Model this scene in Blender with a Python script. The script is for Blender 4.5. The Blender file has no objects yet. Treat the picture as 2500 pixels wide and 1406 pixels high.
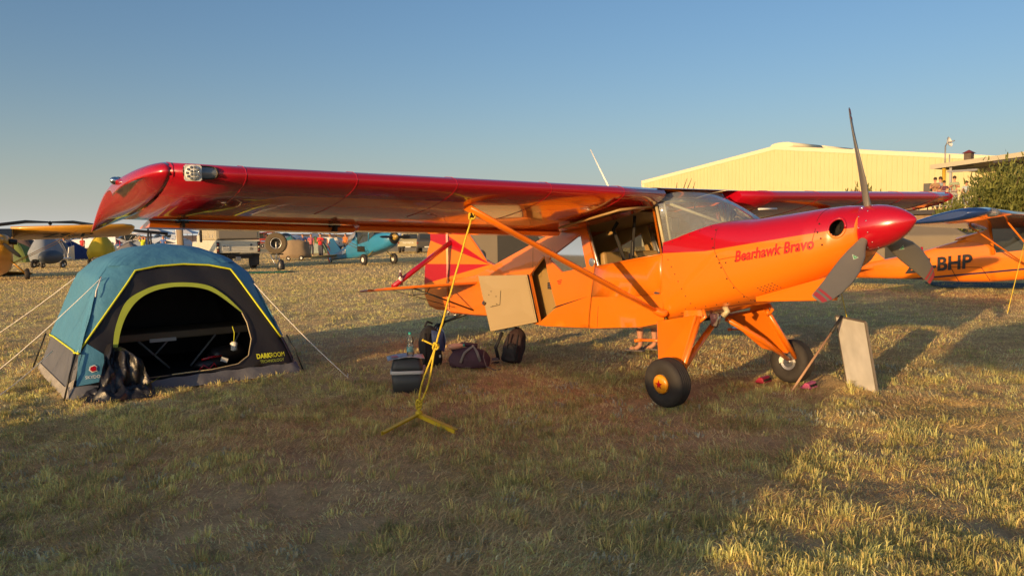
import bpy, bmesh, math, random
import numpy as np
from mathutils import Vector, Matrix
from mathutils.geometry import delaunay_2d_cdt
random.seed(7); rng=np.random.default_rng(11)
SC=bpy.context.scene; COL=SC.collection; R=math.radians
PI=math.pi; sin=math.sin; cos=math.cos

# ---------------- camera, sky, sun, exposure ----------------
cd=bpy.data.cameras.new('camera'); cam=bpy.data.objects.new('camera',cd); COL.objects.link(cam); SC.camera=cam
cd.sensor_width=36; cd.lens=1938.56/2500*36; cd.clip_start=.05; cd.clip_end=6000
_p,_r=.0692,-.0133
fw=Vector((0,cos(_p),-sin(_p))); up=Vector((0,sin(_p),cos(_p))); rt=Vector((1,0,0))
X=rt*cos(_r)+up*sin(_r); Y=up*cos(_r)-rt*sin(_r)
cam.matrix_world=Matrix(((X.x,Y.x,-fw.x,0),(X.y,Y.y,-fw.y,0),(X.z,Y.z,-fw.z,1.6),(0,0,0,1)))
SUN_EL=R(7.5); SUNV=Vector((-.577,-.817,0)).normalized()*cos(SUN_EL)+Vector((0,0,sin(SUN_EL)))
W=bpy.data.worlds.new('World'); SC.world=W; W.use_nodes=True
wn=W.node_tree; bg=wn.nodes['Background']; sky=wn.nodes.new('ShaderNodeTexSky'); sky.sky_type='NISHITA'; sky.sun_disc=False
sky.sun_elevation=SUN_EL; sky.sun_rotation=math.atan2(SUNV.x,SUNV.y); sky.altitude=300; sky.air_density=1.0; sky.dust_density=4.5; sky.ozone_density=3.0
# pale evening haze low over the whole horizon, the same in every direction, fading with height
_tc=wn.nodes.new('ShaderNodeTexCoord'); _sx=wn.nodes.new('ShaderNodeSeparateXYZ'); wn.links.new(_tc.outputs['Generated'],_sx.inputs[0])
def _wm(op,a,b):
    n=wn.nodes.new('ShaderNodeMath'); n.operation=op
    for i,v in enumerate((a,b)):
        if isinstance(v,(int,float)): n.inputs[i].default_value=v
        else: wn.links.new(v,n.inputs[i])
    return n.outputs[0]
_h=_wm('EXPONENT',_wm('MULTIPLY',_wm('MAXIMUM',_sx.outputs[2],0.0),-1/.072),0.0)
_vs=wn.nodes.new('ShaderNodeVectorMath'); _vs.operation='SCALE'; _vs.inputs[0].default_value=(3.1,3.1,2.95); wn.links.new(_h,_vs.inputs['Scale'])
_ad=wn.nodes.new('ShaderNodeVectorMath'); _ad.operation='ADD'; wn.links.new(sky.outputs[0],_ad.inputs[0]); wn.links.new(_vs.outputs[0],_ad.inputs[1]); wn.links.new(_ad.outputs[0],bg.inputs[0]); bg.inputs[1].default_value=.15
sd=bpy.data.lights.new('sun','SUN'); sun=bpy.data.objects.new('sun',sd); COL.objects.link(sun)
sd.energy=4.2; sd.angle=R(.5); sd.color=(1,.62,.27)
sun.rotation_euler=SUNV.to_track_quat('Z','Y').to_euler()
SC.view_settings.view_transform='Standard'; SC.view_settings.look='None'; SC.view_settings.gamma=1; SC.view_settings.use_curve_mapping=False
SC.view_settings.exposure=.42
SC.render.engine='CYCLES'

# ---------------- materials ----------------
def nd(nt,t,**k):
    n=nt.nodes.new(t)
    for a,b in k.items(): setattr(n,a,b)
    return n
def mat(name,col,rough=.6,metal=0,coat=0,var=0,vs=8,bump=0,bs=40,alpha=1,trans=0,spec=.5,sheen=0):
    m=bpy.data.materials.new(name); m.use_nodes=True; nt=m.node_tree; b=nt.nodes['Principled BSDF']
    b.inputs['Base Color'].default_value=(*col,1); b.inputs['Roughness'].default_value=rough; b.inputs['Metallic'].default_value=metal
    b.inputs['Coat Weight'].default_value=coat; b.inputs['Coat Roughness'].default_value=.04
    b.inputs['Specular IOR Level'].default_value=spec
    if trans: b.inputs['Transmission Weight'].default_value=trans
    if alpha<1: b.inputs['Alpha'].default_value=alpha
    if sheen: b.inputs['Sheen Weight'].default_value=sheen
    if var or bump:
        tc=nd(nt,'ShaderNodeTexCoord'); 
        if var:
            n=nd(nt,'ShaderNodeTexNoise'); n.inputs['Scale'].default_value=vs; n.inputs['Detail'].default_value=5
            nt.links.new(tc.outputs['Object'],n.inputs['Vector'])
            mr=nd(nt,'ShaderNodeMapRange'); mr.inputs[1].default_value=.25; mr.inputs[2].default_value=.75; mr.inputs[3].default_value=1-var; mr.inputs[4].default_value=1+var*.6
            nt.links.new(n.outputs[0],mr.inputs[0])
            vm=nd(nt,'ShaderNodeVectorMath',operation='SCALE'); vm.inputs[0].default_value=col
            nt.links.new(mr.outputs[0],vm.inputs['Scale']); nt.links.new(vm.outputs[0],b.inputs['Base Color'])
        if bump:
            n2=nd(nt,'ShaderNodeTexNoise'); n2.inputs['Scale'].default_value=bs; n2.inputs['Detail'].default_value=4
            nt.links.new(tc.outputs['Object'],n2.inputs['Vector'])
            bp=nd(nt,'ShaderNodeBump'); bp.inputs['Strength'].default_value=bump; bp.inputs['Distance'].default_value=.02
            nt.links.new(n2.outputs[0],bp.inputs['Height']); nt.links.new(bp.outputs[0],b.inputs['Normal'])
    return m
def glassmat(name,col=(.8,.9,.95),a=.25,rough=.03):
    m=bpy.data.materials.new(name); m.use_nodes=True; nt=m.node_tree; nt.nodes.remove(nt.nodes['Principled BSDF'])
    o=nt.nodes['Material Output']; t=nd(nt,'ShaderNodeBsdfTransparent'); t.inputs[0].default_value=(*col,1)
    g=nd(nt,'ShaderNodeBsdfGlossy'); g.inputs['Roughness'].default_value=rough
    d=nd(nt,'ShaderNodeBsdfDiffuse'); d.inputs[0].default_value=(.6,.65,.7,1)
    f=nd(nt,'ShaderNodeFresnel'); f.inputs[0].default_value=1.5
    m1=nd(nt,'ShaderNodeMixShader'); m1.inputs[0].default_value=a*.3; nt.links.new(t.outputs[0],m1.inputs[1]); nt.links.new(d.outputs[0],m1.inputs[2])
    m2=nd(nt,'ShaderNodeMixShader'); nt.links.new(f.outputs[0],m2.inputs[0]); nt.links.new(m1.outputs[0],m2.inputs[1]); nt.links.new(g.outputs[0],m2.inputs[2])
    nt.links.new(m2.outputs[0],o.inputs[0]); return m
def split_paint(name,colA,colB,build,rough=.28,coat=.8,bump=.0,bs=3):
    """print scheme: colA where the node expression is > 0, colB elsewhere (object coordinates)"""
    m=mat(name,colA,rough,0,coat); nt=m.node_tree; b=nt.nodes['Principled BSDF']
    tc=nd(nt,'ShaderNodeTexCoord'); sx=nd(nt,'ShaderNodeSeparateXYZ'); nt.links.new(tc.outputs['Object'],sx.inputs[0])
    def M(op,a,b_=0,c=0):
        n=nd(nt,'ShaderNodeMath',operation=op)
        for i,v in enumerate((a,b_,c)):
            if hasattr(v,'is_linked') or hasattr(v,'node'): nt.links.new(v,n.inputs[i])
            else: n.inputs[i].default_value=v
        return n.outputs[0]
    e=build(M,sx.outputs[0],sx.outputs[1],sx.outputs[2])
    g=M('GREATER_THAN',e,0.0)
    mx=nd(nt,'ShaderNodeMix',data_type='RGBA'); nt.links.new(g,mx.inputs[0]); mx.inputs[6].default_value=(*colB,1); mx.inputs[7].default_value=(*colA,1)
    nt.links.new(mx.outputs[2],b.inputs['Base Color'])
    if bump:
        n2=nd(nt,'ShaderNodeTexNoise'); n2.inputs['Scale'].default_value=bs; n2.inputs['Detail'].default_value=3
        nt.links.new(tc.outputs['Object'],n2.inputs['Vector'])
        bp=nd(nt,'ShaderNodeBump'); bp.inputs['Strength'].default_value=bump; bp.inputs['Distance'].default_value=.02
        nt.links.new(n2.outputs[0],bp.inputs['Height']); nt.links.new(bp.outputs[0],b.inputs['Normal'])
    return m
ORANGE=(.78,.18,.006); RED=(.40,.003,.014)
M={}
def mm(k,*a,**kw): M[k]=mat(k,*a,**kw); return M[k]
mm('orange_paint',ORANGE,.3,coat=.7,bump=.02,bs=4); mm('red_paint',RED,.25,coat=.9)
mm('beige_paint',(.34,.22,.08),.45,var=.06,vs=3); mm('beige_tube',(.5,.42,.25),.4)
mm('rubber',(.03,.026,.024),.75,var=.25,vs=20,bump=.2); mm('black_plastic',(.02,.02,.022),.5,bump=.1,bs=200); mm('black_metal',(.02,.02,.02),.4,.6)
mm('steel',(.5,.5,.5),.3,1); mm('alu',(.7,.7,.7),.35,.9); mm('dark_hole',(.012,.011,.01),.9)
mm('white_paint',(.78,.77,.72),.4,coat=.3,var=.05,vs=5); mm('grey_plastic',(.55,.56,.56),.5); mm('chrome',(.8,.8,.8),.12,1)
mm('rope_yellow',(.75,.55,.04),.7,bump=.6,bs=150); mm('rope_white',(.75,.72,.68),.7)
mm('yellow_steel',(.72,.5,.02),.5,var=.2,vs=15,bump=.1)
mm('prop_grey',(.16,.148,.13),.45,var=.08,vs=4); mm('prop_back',(.02,.02,.022),.3)
mm('lime',(.55,.68,.05),.7); mm('limeband',(.33,.42,.05),.8,var=.08)
mm('rivet',(.05,.04,.03),.4,.7)
mm('door_beige',(.27,.18,.058),.5,var=.05,vs=2)
M['glass']=glassmat('glass',(.78,.86,.90),.75)
mm('lamp_grey',(.16,.18,.20),.15,coat=1); M['side_glass']=glassmat('side_glass',(.35,.38,.38),.3)

# ---------------- mesh helpers ----------------
class MB:
    def __init__(s): s.v=[]; s.f=[]; s.m=[]; s.s=[]
    def add(s,v,f,mi=0,sm=False):
        o=len(s.v); s.v+= [tuple(p) for p in v]; s.f+=[tuple(i+o for i in q) for q in f]; s.m+=[mi]*len(f); s.s+=[sm]*len(f); return s
    def box(s,c,d,mi=0,rz=0,M3=None):
        c=Vector(c); hx,hy,hz=d[0]/2,d[1]/2,d[2]/2
        Rm=M3 or Matrix.Rotation(rz,3,'Z')
        v=[c+Rm@Vector((x*hx,y*hy,z*hz)) for x in(-1,1) for y in(-1,1) for z in(-1,1)]
        return s.add(v,[(0,1,3,2),(4,6,7,5),(0,4,5,1),(2,3,7,6),(0,2,6,4),(1,5,7,3)],mi)
    def prism(s,pts,vec,mi=0,sm=False):
        n=len(pts); vec=Vector(vec); a=[Vector(p) for p in pts]; b=[p+vec for p in a]
        s.add(a+b,[tuple(range(n))[::-1],tuple(range(n,2*n))],mi)
        return s.add(a+b,[(i,(i+1)%n,n+(i+1)%n,n+i) for i in range(n)],mi,sm)
    def loft(s,rings,mi=0,sm=True,closed=True,caps=True):
        n=len(rings[0]); v=[p for r in rings for p in r]; f=[]
        for i in range(len(rings)-1):
            for j in range(n if closed else n-1):
                k=(j+1)%n; f.append((i*n+j,i*n+k,(i+1)*n+k,(i+1)*n+j))
        s.add(v,f,mi,sm)
        if caps and closed:
            s.add(rings[0],[tuple(range(n))[::-1]],mi); s.add(rings[-1],[tuple(range(n))],mi)
        return s
    def tube(s,pts,r,n=8,mi=0,sq=1,upv=None,caps=True):
        pts=[Vector(p) for p in pts]; rs=r if isinstance(r,(list,tuple)) else [r]*len(pts); rings=[]
        t=(pts[1]-pts[0]).normalized(); u=Vector(upv) if upv else (Vector((0,0,1)) if abs(t.z)<.9 else Vector((1,0,0)))
        for i,p in enumerate(pts):
            a=pts[max(0,i-1)]; b=pts[min(len(pts)-1,i+1)]; t=(b-a).normalized()
            u=(u-t*u.dot(t)); u.normalize(); w=t.cross(u)
            rings.append([p+u*cos(2*PI*k/n)*rs[i]+w*sin(2*PI*k/n)*rs[i]*sq for k in range(n)])
        return s.loft(rings,mi,n>4,True,caps)
    def lathe(s,prof,o=(0,0,0),ax=(0,0,1),n=24,mi=0,sm=True,caps=True):
        o=Vector(o); q=Vector(ax).normalized().to_track_quat('Z','Y').to_matrix(); rings=[]
        for r,h in prof: rings.append([o+q@Vector((r*cos(2*PI*k/n),r*sin(2*PI*k/n),h)) for k in range(n)])
        return s.loft(rings,mi,sm,True,caps and prof[0][0]>1e-5 and prof[-1][0]>1e-5)
    def surf(s,fn,nu,nv,mi=0,sm=True):
        v=[fn(i/nu,j/nv) for i in range(nu+1) for j in range(nv+1)]
        f=[(i*(nv+1)+j,(i+1)*(nv+1)+j,(i+1)*(nv+1)+j+1,i*(nv+1)+j+1) for i in range(nu) for j in range(nv)]
        return s.add(v,f,mi,sm)
    def ball(s,c,r,n=12,m=8,mi=0):
        c=Vector(c); r=Vector(r) if not isinstance(r,(int,float)) else Vector((r,r,r))
        return s.surf(lambda u,v:c+Vector((r.x*cos(2*PI*u)*sin(PI*v),r.y*sin(2*PI*u)*sin(PI*v),r.z*cos(PI*v))),n,m,mi)
    def build(s,name,mats,parent=None,loc=None,bevel=0,sub=0,weld=True,thick=0):
        me=bpy.data.meshes.new(name); me.from_pydata([tuple(p) for p in s.v],[],s.f)
        if not isinstance(mats,(list,tuple)): mats=[mats]
        for m in mats: me.materials.append(M[m] if isinstance(m,str) else m)
        me.polygons.foreach_set('material_index',s.m); me.polygons.foreach_set('use_smooth',s.s)
        bm=bmesh.new(); bm.from_mesh(me)
        if weld: bmesh.ops.remove_doubles(bm,verts=bm.verts,dist=1e-5)
        bmesh.ops.recalc_face_normals(bm,faces=bm.faces); bm.to_mesh(me); bm.free(); me.update()
        o=bpy.data.objects.new(name,me); COL.objects.link(o)
        if parent: o.parent=parent
        if loc: o.location=loc
        if thick:
            md=o.modifiers.new('thick','SOLIDIFY'); md.thickness=thick; md.offset=0
        if sub:
            md=o.modifiers.new('sub','SUBSURF'); md.levels=sub; md.render_levels=sub
        if bevel:
            md=o.modifiers.new('bev','BEVEL'); md.width=bevel; md.segments=2; md.limit_method='ANGLE'; md.angle_limit=R(40)
        return o
def tag(o,label=None,cat=None,group=None,kind=None):
    if label: o['label']=label
    if cat: o['category']=cat
    if group: o['group']=group
    if kind: o['kind']=kind
    return o
def thing(name,label,cat,loc=(0,0,0),rz=0,group=None):
    o=bpy.data.objects.new(name,None); COL.objects.link(o); o.location=loc; o.rotation_euler=(0,0,rz)
    return tag(o,label,cat,group)
def copy_tree(o,parent=None):
    c=o.copy(); COL.objects.link(c); c.parent=parent
    for ch in list(o.children): copy_tree(ch,c)
    return c
def lerp(a,b,t): return a+(b-a)*t
def itp(xs,ys,x):
    if xs[0]>xs[-1]: xs=xs[::-1]; ys=ys[::-1]
    return float(np.interp(x,xs,ys))
def inpoly(p,poly):
    x,y=p; c=False; j=len(poly)-1
    for i in range(len(poly)):
        xi,yi=poly[i]; xj,yj=poly[j]
        if (yi>y)!=(yj>y) and x<(xj-xi)*(y-yi)/(yj-yi)+xi: c=not c
        j=i
    return c
def panel(mb,outline,holes,fn,grid=.12,mi=0,thick=.0,fnb=None,sm=True):
    """flat outline with holes -> triangulated, mapped by fn(x,y), inner skin fnb"""
    V=[];E=[]
    for pl in [outline]+holes:
        o=len(V); n=len(pl); ext=[]
        for i in range(n):
            a=Vector(pl[i]);b=Vector(pl[(i+1)%n]); k=max(1,int((b-a).length/grid))
            for q in range(k): ext.append(a.lerp(b,q/k))
        V+=ext; m=len(ext); E+=[(o+i,o+(i+1)%m) for i in range(m)]
    xs=[p[0] for p in outline]; ys=[p[1] for p in outline]
    nx=int((max(xs)-min(xs))/grid); ny=int((max(ys)-min(ys))/grid)
    B=[v.copy() for v in V]
    for i in range(1,nx+1):
        for j in range(1,ny+1):
            p=(min(xs)+i*grid+(j%2)*grid*.3,min(ys)+j*grid)
            if inpoly(p,outline) and not any(inpoly(p,h) for h in holes) and min((b-Vector(p)).length for b in B)>grid*.35: V.append(Vector(p))
    r=delaunay_2d_cdt(V,E,[],0,1e-6); vv=r[0]; T=[]
    for f in r[2]:
        c=sum((vv[i] for i in f),Vector((0,0)))/len(f)
        if inpoly(c,outline) and not any(inpoly(c,h) for h in holes): T.append(tuple(f))
    mb.add([fn(p.x,p.y) for p in vv],T,mi,sm)
    if fnb:
        o=[fnb(p.x,p.y) for p in vv]; mb.add(o,[t[::-1] for t in T],mi,sm)
        cnt={}
        for t in T:
            for i in range(len(t)):
                e=(t[i],t[(i+1)%len(t)]); k=tuple(sorted(e)); cnt[k]=cnt.get(k,0)+1
        W_=[]; f=[]
        for k,c in cnt.items():
            if c==1:
                b=len(W_); W_+=[fn(*vv[k[0]]),fn(*vv[k[1]]),fnb(*vv[k[1]]),fnb(*vv[k[0]])]; f.append((b,b+1,b+2,b+3))
        mb.add(W_,f,mi,False)
    return mb
_tc={}
def text2d(s,size=1,shear=0,sx=1,bold=0,spc=1):
    cu=bpy.data.curves.new('t','FONT'); cu.body=s; cu.size=size; cu.shear=shear; cu.offset=bold; cu.space_character=spc; cu.resolution_u=3; cu.align_x='CENTER'; cu.align_y='CENTER'
    o=bpy.data.objects.new('t',cu); COL.objects.link(o); dg=bpy.context.evaluated_depsgraph_get(); dg.update()
    me=bpy.data.meshes.new_from_object(o.evaluated_get(dg)); v=[(p.co.x*sx,p.co.y) for p in me.vertices]; f=[tuple(q.vertices) for q in me.polygons]
    bpy.data.objects.remove(o); bpy.data.curves.remove(cu); bpy.data.meshes.remove(me)
    return v,f
def lettering(s,fn,material,parent,size=1,shear=0,sx=1,bold=0,spc=1,name='lettering'):
    v,f=text2d(s,size,shear,sx,bold,spc); mb=MB(); mb.add([fn(*p) for p in v],f,0,False)
    me=bpy.data.meshes.new(name); me.from_pydata([tuple(p) for p in mb.v],[],mb.f); me.materials.append(M[material] if isinstance(material,str) else material)
    o=bpy.data.objects.new(name,me); COL.objects.link(o)
    if parent: o.parent=parent
    return o
# ---------------- ground and hills ----------------
def vnoise(x,y,sc,seed):
    r=np.random.default_rng(seed); g=r.random((64,64)); x=x*sc+100; y=y*sc+100; xi=np.floor(x).astype(int); yi=np.floor(y).astype(int); fx=x-xi; fy=y-yi
    fx=fx*fx*(3-2*fx); fy=fy*fy*(3-2*fy); G=lambda a,b_:g[a%64,b_%64]
    return (G(xi,yi)*(1-fx)+G(xi+1,yi)*fx)*(1-fy)+(G(xi,yi+1)*(1-fx)+G(xi+1,yi+1)*fx)*fy
def fb(x,y,sc,seed): return .55*vnoise(x,y,sc,seed)+.3*vnoise(x,y,sc*2.3,seed+1)+.15*vnoise(x,y,sc*5.1,seed+2)
def hts(x,y):   # height of the uneven turf in metres
    x=np.asarray(x,float); y=np.asarray(y,float)
    w=np.clip((24-y)/6,0,1)*np.clip((13.5-np.abs(x))/2,0,1)*np.clip((y+3)/2,0,1)
    return w*(.075*(fb(x,y,2.6,501)-.5)+.05*(fb(x,y,.7,502)-.5)+.03*(vnoise(x,y,7.3,503)-.5)-.008)
gm=mat('field_soil',(.15,.10,.055),.95,spec=.1)
nt=gm.node_tree; b=nt.nodes['Principled BSDF']; tc=nd(nt,'ShaderNodeTexCoord')
def noise(sc,det=6,rough=.6):
    n=nd(nt,'ShaderNodeTexNoise'); n.inputs['Scale'].default_value=sc; n.inputs['Detail'].default_value=det; n.inputs['Roughness'].default_value=rough
    nt.links.new(tc.outputs['Object'],n.inputs['Vector']); return n.outputs[0]
def ramp(src,stops):
    r=nd(nt,'ShaderNodeValToRGB'); e=r.color_ramp.elements
    while len(e)<len(stops): e.new(.5)
    for i,(p,c) in enumerate(stops): e[i].position=p; e[i].color=(*c,1)
    nt.links.new(src,r.inputs[0]); return r.outputs[0]
def mixc(f,a,b_,bt='MIX'):
    n=nd(nt,'ShaderNodeMix',data_type='RGBA',blend_type=bt)
    for s_,i in ((f,0),(a,6),(b_,7)):
        if isinstance(s_,(int,float)): n.inputs[i].default_value=s_
        else: nt.links.new(s_,n.inputs[i])
    return n.outputs[2]
c1=ramp(noise(.35,8,.7),[(.3,(.54,.38,.22)),(.5,(.72,.53,.28)),(.62,(.58,.47,.21)),(.75,(.44,.40,.17))])
c2=ramp(noise(6,8,.75),[(.34,(.35,.32,.28)),(.5,(.9,.87,.82)),(.66,(1.3,1.25,1.15))])
c3=ramp(noise(45,4,.7),[(.3,(.6,.58,.55)),(.6,(1.25,1.22,1.18))])
cc=mixc(.45,c1,c2,'MULTIPLY'); cc=mixc(.4,cc,c3,'MULTIPLY'); nt.links.new(cc,b.inputs['Base Color'])
bp=nd(nt,'ShaderNodeBump'); bp.inputs['Strength'].default_value=1; bp.inputs['Distance'].default_value=.03
hn=nd(nt,'ShaderNodeMath',operation='ADD'); nt.links.new(noise(9,8,.8),hn.inputs[0]); nt.links.new(noise(60,3,.8),hn.inputs[1]); nt.links.new(hn.outputs[0],bp.inputs['Height']); nt.links.new(bp.outputs[0],b.inputs['Normal'])
xs=np.concatenate([[-2500,-900,-300,-100,-40,-20],np.arange(-14,-7,.2),np.arange(-7,7,.075),np.arange(7,14.1,.2),[20,40,100,300,900,2500]]); ys=np.concatenate([[-300,-100,-30,-10],np.arange(-4,2.4,.4),np.arange(2.5,11,.075),np.arange(11,24.2,.2),[27,32,40,55,80,140,300,800,2500]])
XX,YY=np.meshgrid(xs,ys,indexing='ij'); ZZ=hts(XX,YY); ZZ[(np.abs(XX)>13.6)|(YY>23.9)]=0
v=np.stack([XX,YY,ZZ],-1).reshape(-1,3).tolist(); ny=len(ys)
f=[(i*ny+j,(i+1)*ny+j,(i+1)*ny+j+1,i*ny+j+1) for i in range(len(xs)-1) for j in range(ny-1)]
mb=MB(); mb.add(v,f,0,True); tag(mb.build('ground',gm),kind='structure')
hm=mat('far_field',(.36,.22,.13),.95,var=.3,vs=.02,spec=.05)
mb=MB(); n=80
def hill(u,v_):
    ang=lerp(R(-48),R(48),u); r=lerp(260,700,v_); z=[0,1][v_>0]*(3.0+2.2*sin(u*9+1)+1.2*sin(u*23))*v_*1.3 if v_>0 else -.5
    return (r*sin(ang),r*cos(ang),z)
mb.surf(hill,n,4); tag(mb.build('hills',hm),kind='structure')

# ---------------- grass ----------------
gr=bpy.data.materials.new('grass_blades'); gr.use_nodes=True; nt=gr.node_tree; b=nt.nodes['Principled BSDF']; at=nd(nt,'ShaderNodeAttribute',attribute_name='Col')
nt.links.new(at.outputs[0],b.inputs['Base Color']); b.inputs['Roughness'].default_value=.7; b.inputs['Specular IOR Level'].default_value=.25
tr=nd(nt,'ShaderNodeBsdfTranslucent'); nt.links.new(at.outputs[0],tr.inputs[0]); ms=nd(nt,'ShaderNodeMixShader'); ms.inputs[0].default_value=.4
nt.links.new(b.outputs[0],ms.inputs[1]); nt.links.new(tr.outputs[0],ms.inputs[2]); nt.links.new(ms.outputs[0],nt.nodes['Material Output'].inputs[0])
KEEP=[]   # (cx,cy,hu,hv,ang) rectangles kept free of grass
def scatter(n,y0,y1,wide,y_pow=1.0):
    y=y0+(y1-y0)*rng.random(n)**y_pow; x=(rng.random(n)*2-1)*(y*.66+wide); return x,y
def blades(name,x,y,hgt_,wid,lean,col,nseg=2,label='',cat=None,la=None):
    n=len(x)
    z=hts(x,y)+.001
    a=rng.random(n)*2*np.pi; la=np.where(np.isnan(la),fb(x,y,.5,77)*14+rng.normal(0,1.1,n),la) if la is not None else fb(x,y,.5,77)*14+rng.normal(0,1.1,n); L=hgt_
    wx,wy=np.cos(a)*wid/2,np.sin(a)*wid/2; dx,dy=np.cos(la),np.sin(la)
    hor=np.sin(lean); ver=np.cos(lean)
    P=[]
    base=np.stack([x,y,z],1); 
    tipo=np.stack([dx*hor*L,dy*hor*L,ver*L],1)
    if nseg==2:
        mid=np.stack([dx*hor*L*.35,dy*hor*L*.35,np.minimum(ver*L*.62+.01,L)],1)
        w3=np.stack([wx,wy,0*wx],1)
        V=np.stack([base-w3,base+w3,base+mid+w3*.7,base+mid-w3*.7,base+tipo],1).reshape(-1,3)
        nv=5; quads=np.array([[0,1,2,3]]); tris=np.array([[3,2,4]])
        o=(np.arange(n)*nv)[:,None]
        loops=np.concatenate([(o+quads),(o+tris)],1).reshape(-1); lt=np.tile([4,3],n)
    else:
        w3=np.stack([wx,wy,0*wx],1); V=np.stack([base-w3,base+w3,base+tipo],1).reshape(-1,3); nv=3
        o=(np.arange(n)*nv)[:,None]; loops=(o+np.array([[0,1,2]])).reshape(-1); lt=np.full(n,3)
    me=bpy.data.meshes.new(name); me.vertices.add(len(V)); me.vertices.foreach_set('co',V.ravel().astype('f')); me.loops.add(len(loops)); me.loops.foreach_set('vertex_index',loops.astype('i'))
    me.polygons.add(len(lt)); ls=np.concatenate([[0],np.cumsum(lt)[:-1]]); me.polygons.foreach_set('loop_start',ls.astype('i')); me.polygons.foreach_set('loop_total',lt.astype('i')); me.update()
    ca=me.color_attributes.new('Col','FLOAT_COLOR','POINT'); C=np.ones((n,nv,4)); C[:,:,:3]=np.minimum(col,.93)[:,None,:]; ca.data.foreach_set('color',C.ravel().astype('f'))
    me.materials.append(gr); o=bpy.data.objects.new(name,me); COL.objects.link(o); tag(o,label,cat,kind='stuff'); return o
def clear(x,y):
    k=np.ones(len(x),bool)
    for cx,cy,hu,hv,an in KEEP:
        c,s=np.cos(an),np.sin(an); u=(x-cx)*c+(y-cy)*s; v_=-(x-cx)*s+(y-cy)*c; k&=~((np.abs(u)<hu)&(np.abs(v_)<hv))
    return k
GREEN=np.array([.54,.53,.20]); OLIVE=np.array([.76,.63,.25]); STRAW=np.array([.93,.70,.36]); BROWN=np.array([.74,.48,.29]); GREY=np.array([.56,.54,.36])
def pick(x,y,kind):
    n=len(x); g=fb(x,y,.45,3); r=rng.random(n); gg=fb(x,y,1.7,9)
    t=np.clip((g*.45+gg*.55-.51)*9+.5,0,1)       # 1 = green patches
    red=np.clip((fb(x,y,.8,21)-.5)*7,0,1)
    if kind=='green': c=np.where((r<.62)[:,None],GREEN,OLIVE); 
    else: c=np.where((r<.45)[:,None],STRAW,np.where((r<.45+.28*red)[:,None],BROWN,OLIVE*1.15))
    c=c*(.7+.65*rng.random((n,1)))*(.30+.85*fb(x,y,3.1,333)+.55*fb(x,y,8.3,334))[:,None]; return c,t
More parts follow.
